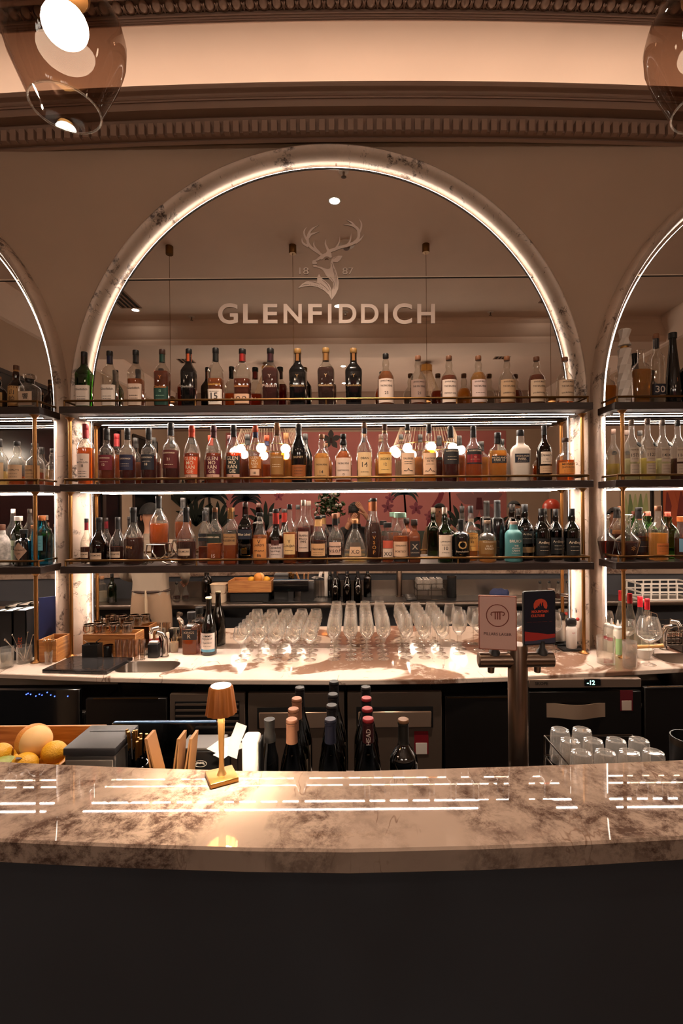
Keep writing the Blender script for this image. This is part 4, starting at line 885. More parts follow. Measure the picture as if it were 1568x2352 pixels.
shelf_bottles(2, 'left', [
 (5, 1205, 34, 'ceramic', 'floral', None, 0, (120, 76, 56), None, [], 'white bottle with blue flowers cut by the edge', DF),
 (40, 1185, 34, 'tanq', 'green', None, 0, (190, 182, 172), None, bl(.1, .5, (170, 178, 150), INK, [('TEN', .6, .2)], 40), 'bright green ridged gin bottle with silver cap', DB),
 (28, 1170, 24, 'walker', 'clear', WTR, .2, (206, 196, 186), None, [], 'slim clear bottle behind the green gin', 2.90),
 (51, 1217, 37, 'gin', 'black', None, 0, BK, None, [(.14, .62, 50, None, CRM, [])], 'stout black bottle with a diamond label', 2.775),
 (91, 1185, 38, 'bombay', 'blue', None, 0, (190, 112, 60), None, bl(.30, .60, (120, 190, 206), (60, 120, 150), [small(.7), small(.5), small(.3)], 30), 'sky blue square gin bottle with orange cork', DF),
 (76, 1206, 24, 'tall', 'clear', WTR, .2, CORK, None, [], 'clear bottle behind the blue gin', 2.89)])
for o in [q for q in COL.objects if q.get('label', '').startswith('stout black')]:
    r = 37 / F * 2.775 / 2; zc = .085
    g = []
    dp = [(0, -.052), (.042, 0), (0, .052), (-.042, 0)]
    lb = obj('label', poly(dp, .0004, lambda u, v, w_: (r * sin(u / r), -(r + .0006 + w_) * cos(u / r), zc + v)), pm((176, 142, 120), .6), o, 0)
    # a finer grid keeps the diamond on the curve
    V, Fc = [], []; n = 12
    for i in range(n + 1):
        for j in range(n + 1):
            a, b = i / n, j / n; u = (a - b) * .042; v = (a + b - 1) * .052; V.append((( r + .0008) * sin(u / r), -(r + .0008) * cos(u / r), zc + v))
    for i in range(n):
        for j in range(n): k = i * (n + 1) + j; Fc.append((k, k + 1, k + n + 2, k + n + 1))
    me = bpy.data.meshes.new('label'); me.from_pydata(V, [], Fc); me.materials.append(lb.data.materials[0]); lb.data = me
    fw = lambda u, v: ((r + .0014) * sin(u / r), -(r + .0014) * cos(u / r), zc + v)
    obj('lettering', [textfit("HENDRICK'S", (0, .006), .06, .012, fw, .01), textfit('GIN', (0, -.014), .02, .008, fw, .01)], pm(INK, .6), lb, 0)
# ================================================================== SIGN ON THE MIRROR
M_SIGN = pm((240, 218, 204), .6)
c0 = P(755, 720, 2.992)
sg = thing('mirror_sign', 'raised pink lettering and stag head emblem on the central mirror', 'sign', (c0.x, 2.9995, c0.z))
def SP(px, py, w_=0):
    v = P(px, py, 2.995); return (v.x - c0.x, -w_ - .0005, v.z - c0.z)
for ch, a, b in (('G', 500.7, 546), ('L', 558, 592), ('E', 604, 637), ('N', 651, 693), ('F', 707.5, 738.6), ('I', 753, 761), ('D', 778, 818), ('D', 829, 869), ('I', 882.5, 890.5), ('C', 902, 946), ('H', 958, 998.6)):
    V, Fc, w_, hh = text2d(ch, .020, 10)
    y0, y1 = (742.5, 698) if ch not in 'GC' else (744, 696.5)
    me_v = [SP(a + (b - a) * u / w_, y0 + (y1 - y0) * v / hh, .004) for u, v in V]
    back = [(q[0], -.0008, q[2]) for q in me_v]; n = len(me_v)
    # rim faces give the letter its thickness
    from collections import Counter
    ed = Counter(); 
    for f in Fc:
        for i in range(len(f)): ed[(f[i], f[(i + 1) % len(f)])] += 1
    rim = [(i, j, j + n, i + n) for (i, j) in ed if (j, i) not in ed]
    o = obj('letter', (me_v + back, Fc + [tuple(reversed(q)) for q in rim]), M_SIGN, sg, 0)
for s_, a, b in (('18', 687, 708.5), ('87', 786.5, 811.5)):
    V, Fc, w_, hh = text2d(s_, .004, 8)
    obj('year_digits', ([SP(a + (b - a) * u / w_, 630 - 16 * v / hh, .003) for u, v in V], Fc), pm((244, 224, 208), .6), sg, 0)
em = bpy.data.objects.new('stag_emblem', None); COL.objects.link(em); em.parent = sg
def C2(u, v, w_): return SP(680 + u / 9.8, 500 + v / 9.8, w_)
ant = [[(600, 850, 40), (520, 800, 55), (420, 730, 60), (330, 660, 62), (270, 580, 62), (255, 480, 60), (275, 390, 62), (320, 290, 45), (400, 220, 28), (515, 158, 3)],
 [(270, 640, 50), (180, 590, 45), (135, 530, 30), (130, 430, 3)], [(240, 500, 45), (190, 400, 38), (180, 300, 30), (235, 208, 3)], [(280, 450, 40), (330, 375, 45), (420, 340, 25), (520, 305, 3)],
 [(520, 790, 55), (430, 680, 38), (395, 600, 26), (408, 508, 3)],
 [(690, 850, 90), (740, 760, 80), (860, 710, 70), (1000, 660, 60), (1150, 620, 62), (1300, 560, 66), (1390, 470, 60), (1410, 360, 62), (1380, 250, 60), (1290, 180, 52), (1200, 160, 30), (1060, 150, 3)],
 [(1345, 220, 50), (1250, 110, 35), (1140, 50, 3)], [(1420, 330, 50), (1460, 230, 40), (1465, 120, 28), (1405, 18, 3)], [(1330, 570, 50), (1440, 490, 40), (1530, 375, 3)],
 [(1110, 645, 55), (1190, 560, 40), (1225, 470, 26), (1240, 340, 3)], [(880, 705, 55), (940, 610, 38), (975, 520, 22), (978, 415, 3)], [(740, 780, 65), (690, 670, 45), (655, 580, 30), (668, 480, 3)]]
for i, a in enumerate(ant): obj('antler_branch', poly(stroke(a), .0026 + .0001 * i, C2), M_SIGN, em, 0)
for nm, pts in (('forehead', [(480, 905), (545, 850), (640, 800), (720, 770), (790, 790), (800, 890), (760, 905), (720, 875), (660, 872), (620, 905), (580, 945), (540, 930), (480, 965), (432, 970), (470, 1010), (465, 1040), (365, 1040), (360, 1000), (372, 960), (440, 940)]),
 ('neck', [(372, 1060), (450, 1062), (470, 1090), (560, 1105), (640, 1140), (710, 1158), (760, 1140), (775, 1090), (775, 1010), (800, 930), (860, 880), (950, 855), (1045, 855), (1000, 940), (930, 1000), (825, 990), (850, 1080), (900, 1200), (940, 1350), (960, 1450), (945, 1600), (890, 1720), (800, 1850), (800, 1640), (835, 1540), (825, 1450), (740, 1370), (670, 1300), (625, 1215), (590, 1170), (520, 1130), (460, 1115), (390, 1115)]),
 ('ribbon', [(40, 1585), (130, 1490), (230, 1430), (330, 1420), (470, 1440), (470, 1340), (515, 1265), (560, 1350), (640, 1410), (740, 1500), (790, 1600), (798, 1850), (730, 1730), (620, 1630), (480, 1560), (330, 1530), (180, 1545)])):
    pc = obj(nm, poly(pts, .0030, C2), M_SIGN, em, 0)
ln = [[(640, 935, 8), (690, 915, 14), (725, 930, 8)], [(800, 1020, 8), (850, 1220, 10), (880, 1400, 8), (860, 1600, 4)], [(850, 1150, 6), (905, 1340, 8), (910, 1550, 4)], [(760, 1330, 5), (850, 1460, 9), (840, 1600, 4)],
      [(130, 1520, 5), (210, 1500, 7), (290, 1505, 4)], [(590, 1410, 5), (690, 1490, 9), (770, 1640, 4)], [(530, 1470, 5), (640, 1550, 8), (730, 1640, 4)], [(290, 1440, 4), (420, 1455, 8), (530, 1500, 4)], [(820, 940, 4), (880, 895, 8), (930, 880, 4)]]
M_CUT = pm((132, 96, 76), .7)
for a in ln: obj('engraved_line', poly(stroke(a), .0003, lambda u, v, w_: C2(u, v, .0042 + w_)), M_CUT, em, 0)
g = []
for i, ch in enumerate('GLENFIDDICH'):
    u = i / 10; x_, y_ = 325 + 380 * u, 1500 + 40 * u + 105 * u * u; an = math.atan2(40 + 210 * u, 380)
    V, Fc, w_, hh = text2d(ch, 0)
    g.append(([C2(x_ + (a * 32 - w_ * 16) * cos(an) + (b * 32 / hh * .9) * sin(an), y_ + (a * 32 - w_ * 16) * sin(an) - (b * 32 / hh * .9) * cos(an) + 16, .0046) for a, b in V], Fc))
obj('lettering', g, M_CUT, em, 0)

# ================================================================== PENDANT LAMPS OVER THE BAR
def pendant(px, D, py0, lab):
    zr = P(px, 250, D).z
    x = P(px, py0, D).x
    t = thing('pendant_lamp', lab, 'lamp', (x, D, zr))
    pr = [(a * .94, b * .94) for a, b in [(.072, 0), (.0755, .012), (.092, .05), (.112, .095), (.125, .14), (.127, .175), (.118, .21), (.096, .24), (.066, .262), (.045, .272)]]
    obj('glass_shade', lathe(pr, 36), gmat((196, 178, 166), .010, .34, 2.6), t)
    obj('rim', tube([(.0677 * cos(2 * pi * i / 36), .0677 * sin(2 * pi * i / 36), 0) for i in range(36)], .0024, 6, True), GLASS['clear'], t)
    obj('holder', lathe([(0, .245), (.044, .246), (.048, .25), (.048, .285), (.03, .30), (.012, .305), (0, .305)], 24), M_BRASSD, t)
    b = obj('bulb', ball((0, 0, .178), .043, 24, 14, (1.06, 1, .94)), emat((1, .86, .68), L_BULB), t)
    zc = ZC - zr
    obj('cable', tube([(0, 0, .30), (0, 0, zc - .08)], .0022, 6), M_BRASSD, t)
    obj('canopy', lathe([(0, zc - .085), (.035, zc - .085), (.038, zc - .08), (.038, zc), (0, zc)], 20), M_BRASSD, t)
pendant(150, 1.03, 130, 'clear blown glass pendant lamp with glowing globe at upper left')
pendant(1626, 1.03, 130, 'clear blown glass pendant lamp cut by the upper right edge')
pendant(-1215, 1.03, 130, 'clear glass pendant lamp mirrored at the left of the arch')
pendant(3000, 1.03, 130, 'clear glass pendant lamp mirrored at the right of the arch')
# ================================================================== ON THE BACK COUNTER
ZB = Z_BC + .0003
G_WINE = gmat((253, 251, 248), .05, 1.0, 2.0, white_lift=.055)
def wg_mesh(h, r, kind):
    if kind == 'tulip': pr = [(.0045, .50), (.012, .505), (.5, .56), (.88, .64), (1, .72), (.97, .80), (.84, .92), (.76, 1)]
    elif kind == 'flute': pr = [(.0045, .44), (.012, .445), (.45, .50), (.86, .58), (1, .66), (.93, .80), (.80, .92), (.72, 1)]
    else: pr = [(.0045, .46), (.012, .465), (.5, .51), (.90, .59), (1, .66), (.96, .78), (.82, .92), (.72, 1)]
    bowl = [(a * r if i > 1 else a, b * h) for i, (a, b) in enumerate(pr)]
    inner = [(a - .0012, b) for a, b in bowl[:1:-1]] + [(0, bowl[1][1] + .004)]
    b = lathe([(0, bowl[0][1])] + bowl + inner, 20)
    s = lathe([(.036, 0), (.036, .0015), (.02, .004), (.006, .009), (.004, .02), (.0036, bowl[0][1] * .8), (.0052, bowl[0][1])], 16)
    return b, s
WG = {}
def wine_glass(px, D, h, r, kind, lab, z=ZB, grp='wine glasses lined up on the back counter', px_at=None):
    k = (round(h, 3), round(r, 3), kind)
    x = P(px, 1500, D).x if px_at is None else px_at
    if k not in WG:
        t = thing('wine_glass', lab, 'glass', (x, D, z), group=grp)
        b, s = wg_mesh(h, r, kind); obj('bowl', b, G_WINE, t); obj('stem', s, G_WINE, t); WG[k] = t
        return t
    t = dup(WG[k], (x, D, z), lab); t['group'] = grp; return t
RW = ['front row', 'second row', 'back row']
for c, px in enumerate((553, 593, 632, 673, 711)):
    x0 = P(px, 1500, 2.762).x
    for r_, D in enumerate((2.762, 2.855, 2.947)):
        wine_glass(px, D, .192, .044, 'tulip', 'short stemmed wine glass in left block, %s column, %s' % (ORD[c], RW[r_]), px_at=x0)
for c, px in enumerate((767, 805, 843, 881)):
    x0 = P(px, 1500, 2.775).x
    for r_, D in enumerate((2.775, 2.862, 2.950)):
        wine_glass(px, D, .245, .042, 'flute', 'tall narrow wine glass in middle block, %s column, %s' % (ORD[c], RW[r_]), px_at=x0)
for c, px in enumerate((933, 975, 1016)):
    x0 = P(px, 1500, 2.79).x
    for r_, D in enumerate((2.79, 2.872, 2.954)):
        wine_glass(px, D, .238, .0405, 'wide', 'tall wide wine glass in right block, %s column, %s' % (ORD[c], RW[r_]), px_at=x0)
for i, (px, D, ds) in enumerate(((1054, 2.862, 'front'), (1058, 2.965, 'back'))):
    wine_glass(px, min(D, 2.952), .238, .0405, 'wide', 'tall wine glass standing alone beside the right block, %s one' % ds)
for i, (px, D) in enumerate(((1100, 2.93), (1143, 2.94), (1190, 2.93), (1232, 2.94), (1272, 2.90))):
    wine_glass(px, D, .232, .046, 'wide', 'broad wine glass behind the beer taps, %s from left' % ORD[i])
# whisky bottle and aperitif bottle by the mirror
t = thing('bottle', 'square amber bottle with a black label left of the wine glasses', 'bottle', (P(440, 1490, 2.925).x, 2.925, ZB))
bottle(t, P(440, 1405, 2.925).z - ZB, .048, 'kings', 'clear', AM, .50, BK, None, [(.36, .60, 50, (34, 30, 32), (206, 176, 146), [('KINGS', .72, .24), ('R', .35, .4)])], None)
t = thing('bottle', 'dark aperitif bottle with white and blue label near the wine glasses', 'bottle', (P(480, 1490, 2.90).x, 2.90, ZB))
bottle(t, P(480, 1371, 2.90).z - ZB, .045, 'burg', 'wineg', None, 0, (226, 214, 180), None, [(.11, .39, 62, (232, 214, 202), (26, 26, 34), [('SAMMY', .82, .13), ('PIQUANT', .64, .13), ('Aperitivo', .40, .14), small(.2)]), (.065, .11, 62, (96, 158, 186), INK, [])], None)
# ---- left end
def book(px0, px1, D0, D1, top, lab, col, spine, sc):
    a, b = P(px0, 1450, D0), P(px1, 1450, D0); w_ = b.x - a.x; h = P(px0, top, D0).z - ZB
    t = thing('menu_book', lab, 'book', ((a.x + b.x) / 2, D0, ZB))
    dp = D1 - D0
    for sx in (-1, 1): obj('cover', box((sx * (w_ / 2 - .002), dp / 2, h / 2), (.004, dp, h)), pm(col, .5), t)
    obj('spine', box((0, .002, h / 2), (w_, .004, h)), pm(col, .5), t)
    obj('pages', box((0, dp / 2 + .002, h / 2 - .002), (w_ - .009, dp - .01, h - .008)), M_PAPER, t)
    if spine:
        V, Fc, ww, hh = text2d(spine, .01); sc_ = w_ * .42 / hh
        obj('lettering', ([(w_ * .18 - b_ * sc_, -.0005, h * .25 + a_ * sc_) for a_, b_ in V], Fc), pm(sc, .5), t, 0)
book(-62, -34, 2.80, 2.94, 1412, 'black menu book far left among the standing books', (22, 22, 24), '', CRM)
book(-32, -3, 2.80, 2.94, 1408, 'second black menu book from the left edge', (20, 20, 22), '', (150, 140, 130))
book(-1, 28, 2.80, 2.94, 1404, 'plain thick black book left of the lettered one', (26, 25, 27), '', (110, 84, 62))
book(30, 60, 2.80, 2.94, 1402, 'thick black book with an orange word on its spine', (24, 23, 24), 'Bitt', (170, 70, 36))
a, b = P(90, 1440, 2.905), P(139, 1440, 2.968)
t = thing('menu_folder', 'tall navy blue folder leaning by the left marble jamb', 'folder', (a.x, a.y, ZB))
hh_ = P(97, 1373, 2.905).z - ZB; dx, dy = b.x - a.x, b.y - a.y
for k, (o_, nm_) in enumerate(((0, 'front_cover'), (.012, 'back_cover'))):
    obj(nm_, ([(o_ * .2, o_, 0), (dx, dy + o_ * .2, 0), (dx, dy + o_ * .2, hh_), (o_ * .2, o_, hh_), (o_ * .2, o_ + .003, 0), (dx, dy + .003 + o_ * .2, 0), (dx, dy + .003 + o_ * .2, hh_), (o_ * .2, o_ + .003, hh_)], [(0, 1, 2, 3), (7, 6, 5, 4), (0, 3, 7, 4), (1, 5, 6, 2), (3, 2, 6, 7), (0, 4, 5, 1)]), pm((30, 38, 84), .5), t, 0)
obj('sheet', ([(.004, .005, .002), (dx, dy + .003, .002), (dx, dy + .003, hh_ - .004), (.004, .005, hh_ - .004), (.004, .008, .002), (dx, dy + .005, .002), (dx, dy + .005, hh_ - .004), (.004, .008, hh_ - .004)], [(0, 1, 2, 3), (7, 6, 5, 4), (0, 3, 7, 4), (1, 5, 6, 2), (3, 2, 6, 7), (0, 4, 5, 1)]), M_PAPER, t, 0)
def crate(x0, x1, y0, y1, z0, h, lab, m=M_CRATE, bottom=True, notch=True, name='wooden_crate'):
    t = thing(name, lab, 'box', ((x0 + x1) / 2, (y0 + y1) / 2, z0)); w_, d_ = x1 - x0, y1 - y0; th = .010
    obj('front_board', rbox((0, -d_ / 2 + th / 2, h / 2), (w_, th, h), .0015, 1), m, t)
    obj('back_board', rbox((0, d_ / 2 - th / 2, h / 2), (w_, th, h), .0015, 1), m, t)
    for s in (-1, 1): obj('side_board', rbox((s * (w_ / 2 - th / 2), 0, h / 2), (th, d_ - 2 * th - .0006, h), .0015, 1), woodmat('crate_pine_y', (196, 136, 78), (150, 92, 46), 'Y', 6), t)
    obj('base_board', rbox((0, 0, .004), (w_ - 2 * th - .0006, d_ - 2 * th - .0006, .008), .001, 1), m, t)
    return t
crate(-1.802, -1.700, 2.755, 2.895, ZB, .130, 'small open pine crate with bar tools by the left post')
def jigger(x, y, z, lab, m=M_BLACK):
    t = thing('jigger', lab, 'jigger', (x, y, z)); obj('cup', lathe([(0, .0), (.018, 0), (.020, .002), (.010, .045), (.018, .085), (.0165, .085), (.009, .046), (0, .045)], 14), m, t)
    obj('band', lathe([(.0115, .041), (.013, .045), (.0115, .049)], 12), M_CHROME, t)
jigger(-1.745, 2.865, ZB + .009, 'black jigger standing in the pine crate, rear'); jigger(-1.74, 2.80, ZB + .009, 'black jigger standing in the pine crate, front')
def tumbler(x, y, z, h, r, lab, liq=None, fill=.5, cat='glass', name='tumbler', taper=.9, m=None):
    t = thing(name, lab, cat, (x, y, z))
    obj('glass', lathe([(0, 0), (r * taper, 0), (r * taper + .001, .002), (r, h), (r - .002, h), (r * taper - .002, .012), (0, .011)], 22), m or G_WINE, t)
    if liq: obj('liquid', lathe([(0, .0125), (r * taper - .004, .0125), (r * taper - .0035 + (1 - taper) * r * fill, h * fill), (0, h * fill)], 20), lmat(liq, .2), t)
    return t
def at(px, py): return on_z(px, py, ZB)
p = at(15, 1533); tumbler(p.x, p.y, ZB, .112, .036, 'clear water tumbler at the left end of the back counter', (230, 226, 220), .7)
p = at(56, 1522); t = tumbler(p.x, p.y, ZB, .098, .041, 'glass jar holding steel bar spoons beside the crate', name='tool_jar')
tools = []
for i, (dx, dz) in enumerate(((-.09, .13), (-.06, .15), (.02, .16), (-.12, .115), (.035, .14))):
    tl = thing('bar_spoon', 'steel bar spoon standing in the jar, %s' % ['leaning furthest left', 'leaning left', 'nearly upright', 'lying lowest', 'leaning right'][i], 'spoon', (p.x, p.y, ZB + .0125))
    obj('handle', tube([(-dx * .1, .008 * (i - 2), .0015), (dx, .012 * (i - 2), dz)], .0022, 6), M_CHROME, tl)
    obj('tip', ball((dx, .012 * (i - 2), dz), .005, 8, 5), M_CHROME, tl)
p = at(112, 1525); t = tumbler(p.x, p.y, ZB, .072, .022, 'small glass holding cocktail picks in front of the crate', name='pick_glass', taper=.8)
for i in range(10):
    a = 2 * pi * i / 10; tl = thing('cocktail_pick', 'bead topped cocktail pick in the small glass', 'pick', (p.x, p.y, ZB + .0125), group='cocktail picks in the small glass')
    q = (.030 * cos(a), .016 * sin(a), .118 + .006 * (i % 3))
    obj('shaft', tube([(-q[0] * .3, -q[1] * .3, .001), q], .0009, 5), M_BRASS, tl); obj('bead', ball(q, .0036, 8, 5), M_CHROME, tl)
crate(-1.60, -1.29, 2.845, 2.965, ZB, .135, 'long low pine box carrying glass mugs')
for px, D, lab, hd in ((205, 2.875, 'copper handled glass mug, left end of the pine box', 1), (232, 2.875, 'copper handled glass mug, second on the pine box', 1), (264, 2.875, 'copper handled glass mug, third on the pine box', 1), (292, 2.875, 'glass mug at the front right of the pine box', 0), (225, 2.938, 'glass mug in the back row, left', 0), (262, 2.938, 'glass mug in the back row, middle', 0), (296, 2.938, 'glass mug in the back row, right', 0)):
    x = P(px, 1430, D).x
    t = thing('glass_mug', lab, 'mug', (x, D, ZB + .1355))
    obj('glass', lathe([(0, 0), (.024, 0), (.029, .004), (.0295, .055), (.0275, .055), (.026, .008), (0, .006)], 18), gmat((236, 230, 222), .10, .9, 2.0), t)
    obj('band', lathe([(.0298, .044), (.0302, .054), (.0298, .055)], 18), M_CHROME, t)
    if hd: obj('handle', tube([(-.018, -.029, .048), (-.017, -.034, .022), (0, -.036, .010), (.017, -.034, .022), (.018, -.029, .048)], .0022, 6), pm((190, 104, 60), .25, 1), t)
tray = thing('black_tool_box', 'open black plastic holder with bar tools before the pine box', 'holder', (P(212, 1480, 2.812).x, 2.812, ZB))
for sx in (-1, 1): obj('side', box((sx * .042, 0, .045), (.004, .06, .09)), M_BLACK, tray)
for sy in (-1, 1): obj('panel', box((0, sy * .028, .045), (.08, .004, .09)), M_BLACK, tray)
obj('floor', box((0, 0, .002), (.08, .052, .004)), M_BLACK, tray)
for i, (dx, dz) in enumerate(((-.03, .13), (.03, .14))):
    tl = thing('peeler', 'black handled tool sticking out of the holder, %s' % ('left' if i == 0 else 'right'), 'tool', (tray.location.x, 2.812, ZB + .0045))
    obj('handle', tube([(-dx * .2, 0, .006), (dx * .8, .005 * i, dz * .7)], .005, 6), M_BLACK, tl); obj('blade', tube([(dx * .8, .005 * i, dz * .7), (dx * 1.6, .005 * i, dz * .82)], .0025, 6), M_CHROME, tl)
p = P(249, 1490, 2.805); tumbler(p.x, 2.805, ZB, .085, .027, 'dark glass jar between the black holder and the tall shot glasses', name='small_jar', m=gmat((120, 92, 74), .06, .7, 2.2))
for i, (px, D) in enumerate(((271, 2.80), (285, 2.79), (299, 2.80), (313, 2.79), (327, 2.80))):
    x = P(px, 1490, D).x; t = thing('shot_glass', 'tall slim shot glass beside the black board, %s from left' % ORD[i], 'glass', (x, D, ZB))
    obj('glass', lathe([(0, 0), (.013, 0), (.0135, .003), (.017, .118), (.0155, .118), (.012, .012), (0, .011)], 16), gmat((240, 232, 224), .08, .95, 1.8), t)
    obj('foot', lathe([(0, .0), (.0155, 0), (.0155, .003), (.0135, .005)], 16), G_WINE, t)
# black board and what lies by it
q = [on_z(a, b, ZB + .02) for a, b in ((97, 1537), (245, 1541), (304, 1509), (166, 1506))]; cxx = sum(v.x for v in q) / 4; cyy = sum(v.y for v in q) / 4
t = thing('cutting_board', 'black wet cutting board lying at the front of the back counter', 'board', (cxx, cyy, ZB))
obj('board', poly([(v.x - cxx, v.y - cyy) for v in q], .018, lambda u, v, w_: (u, v, w_)), pm((34, 32, 33), .22, var=.5, vscale=14), t, 0)
obj('rim_groove', poly([((v.x - cxx) * .9, (v.y - cyy) * .88) for v in q], .0008, lambda u, v, w_: (u, v, .0182 + w_)), pm((44, 42, 42), .06, bump=.15, bscale=30), t, 0)
p = at(322, 1503); t = thing('hand_peeler', 'silver bar tool lying beside the board', 'tool', (p.x, p.y, ZB), .1)
obj('body', lathe([(0, 0), (.006, .0), (.011, .02), (.011, .06), (.010, .07), (0, .071)], 12, (0, 0, 0)), M_CHROME, t).rotation_euler = (0, pi / 2, 0); t.children[-1].location = (-.035, 0, .0115)
obj('end_cap', lathe([(0, 0), (.0114, 0), (.0114, .014), (0, .0145)], 12), M_BLACK, t).rotation_euler = (0, pi / 2, 0); t.children[-1].location = (.033, 0, .0116)
def faucet(px, py, lab, flip=1):
    p = at(px, py); t = thing('faucet', lab, 'faucet', (p.x, p.y, ZB))
    obj('base', lathe([(0, 0), (.024, 0), (.024, .004), (.019, .006)], 18), M_CHROME, t)
    obj('column', tube([(0, 0, .004), (flip * .002, 0, .06), (0, 0, .105), (-flip * .012, -.01, .138), (-flip * .035, -.03, .150)], [.018, .018, .0175, .0165, .013], 14), M_CHROME, t)
    obj('spout', tube([(-flip * .022, -.02, .147), (-flip * .045, -.045, .146), (-flip * .052, -.052, .122)], [.014, .014, .012], 14), M_CHROME, t)
    obj('sensor', lathe([(0, 0), (.006, 0), (.006, .002), (0, .003)], 12), M_BLACK, t).rotation_euler = (pi / 2, 0, 0); t.children[-1].location = (0, -.0175, .03)
faucet(378, 1508, 'curved chrome sensor tap behind the left sink')
faucet(1524, 1492, 'curved chrome sensor tap behind the right sink', -1)
p = P(357, 1490, 2.86); t = thing('soap_dispenser', 'black soap dispenser beside the left tap', 'dispenser', (p.x, 2.84, ZB))
obj('body', rbox((0, 0, .042), (.062, .045, .084), .006, 2), M_BLACK, t); obj('lid', rbox((0, 0, .090), (.05, .036, .010), .004, 2), M_WHITE, t)
for px, D, c, lab in ((347, 2.935, (130, 34, 40), 'small bitters bottle with red body and cream cap'), (361, 2.95, (150, 60, 50), 'small dropper bottle with white cap behind the tap'), (385, 2.94, (206, 190, 170), 'small cream jar with handle behind the tap')):
    t = thing('bitters_bottle', lab, 'bottle', (P(px, 1470, D).x, D, ZB))
    obj('body', lathe([(0, 0), (.015, 0), (.016, .004), (.016, .06), (.010, .078), (.008, .09)], 14), pm(c, .3), t); obj('cap', lathe([(.0105, .086), (.0105, .115), (.008, .12), (0, .12)], 12), pm((232, 214, 190), .5), t)
t = thing('woven_cup', 'pale cup of toothpicks behind the left sink', 'cup', (P(400, 1480, 2.945).x, 2.945, ZB))
obj('cup', lathe([(0, 0), (.022, 0), (.026, .06), (.024, .06), (.02, .004), (0, .003)], 16), pm((214, 192, 160), .7, bump=.4), t)
for i in range(6): obj('toothpick', tube([(.006 * cos(i), .006 * sin(i), .006), (.02 * cos(i), .02 * sin(i), .085)], .001, 5), pm((220, 180, 120), .6), t)
t = thing('cut_glass_tumbler', 'dimpled clear tumbler between the shot glasses and the tap', 'glass', (P(338, 1490, 2.90).x, 2.90, ZB))
obj('glass', lathe([(0, 0), (.027, 0), (.028, .004), (.031, .08), (.029, .08), (.025, .01), (0, .009)], 12), gmat((240, 234, 226), .14, .9, 1.8), t, 20)
# ---- right end
t = thing('torch_stand', 'black flat base under the kitchen torch', 'stand', (P(1310, 1480, 2.93).x, 2.93, ZB))
obj('plate', rbox((0, 0, .006), (.13, .09, .012), .004, 2), M_BLACK, t); obj('lip', rbox((0, .041, .0175), (.13, .006, .010), .002, 1), M_BLACK, t)
t = thing('kitchen_torch', 'white canister kitchen torch with black head and red knob', 'torch', (P(1312, 1470, 2.922).x, 2.922, ZB + .0128))
cn = obj('canister', lathe([(0, 0), (.029, 0), (.031, .003), (.031, .118), (.026, .128), (.012, .132)], 20), M_WHITE, t)
obj('lettering', textfit('opt', (0, .095), .02, .014, lambda a, b: (.0315 * sin(a / .0315), -.0315 * cos(a / .0315), b)), pm((190, 50, 40), .5), cn, 0)
obj('head', rbox((-.002, 0, .156), (.062, .04, .05), .016, 3), M_BLACK, t)
obj('nozzle', tube([(-.03, 0, .165), (-.075, 0, .170)], .010, 10), M_CHROME, t); obj('knob', ball((.038, 0, .172), .011, 12, 8), pm((190, 50, 36), .4), t); obj('dial', lathe([(0, 0), (.010, 0), (.008, .004), (0, .004)], 12), pm((150, 40, 34), .4), t).rotation_euler = (pi / 2, 0, 0); t.children[-1].location = (0, -.0205, .155)
for i, (px, D) in enumerate(((1419, 2.832), (1404, 2.876), (1391, 2.92), (1377, 2.962))):
    lab = ['squeeze bottle of pale green liquid in front', 'squeeze bottle with red band, second in line', 'squeeze bottle with red band, third in line', 'squeeze bottle at the back beside the jamb'][i]
    t = thing('squeeze_bottle', lab, 'squeeze bottle', (P(px, 1490, D).x, D, ZB))
    obj('body', lathe([(0, 0), (.0245, 0), (.026, .003), (.026, .135), (.022, .148), (.019, .150)], 18), pm((226, 218, 200), .4), t)
    if i == 0: obj('liquid', lathe([(.0263, .003), (.0263, .095)], 18), pm((176, 214, 150), .4), t)
    elif i < 3: obj('band', lathe([(.0264, .07), (.0264, .09)], 18), pm((180, 24, 34), .5), t)
    obj('nozzle', lathe([(.024, .150), (.024, .160), (.009, .164), (.003, .20), (0, .20)], 14), M_WHITE, t)
p = at(1391, 1523); tumbler(p.x, p.y, ZB, .148, .048, 'wide straight rocks glass on the right of the counter', taper=.96)
p = at(1446, 1533); tumbler(p.x, p.y, ZB, .142, .036, 'frosted highball glass in front of the squeeze bottles', taper=.95, m=gmat((236, 228, 220), .05, .8, 2.0, white_lift=.14))
wine_glass(1490, on_z(1490, 1527, ZB).y, .258, .064, 'wide', 'large wine glass with a red drop beside the right sink', grp='single glasses at the right')
wine_glass(1443, 2.875, .19, .046, 'tulip', 'round wine glass behind the highball glass', grp='single glasses at the right')
for i, (px, D, tp_) in enumerate(((1486, 2.86, 1375), (1470, 2.945, 1370))):
    t = thing('bottle', 'clear bottle with bright red cap, %s' % ('front' if i == 0 else 'rear'), 'bottle', (P(px, 1440, D).x, D, ZB))
    bottle(t, P(px, tp_, D).z - ZB, .034, 'rhone', 'clear', WTR, .3, (206, 30, 44), (206, 30, 44), [], None)
t = thing('garnish_bowl', 'white bowl holding a wooden muddler at the right', 'bowl', (P(1475, 1485, 2.765).x, 2.765, ZB))
obj('bowl', lathe([(0, 0), (.035, 0), (.05, .03), (.056, .055), (.053, .055), (.046, .03), (.03, .006), (0, .005)], 22), M_WHITE, t)
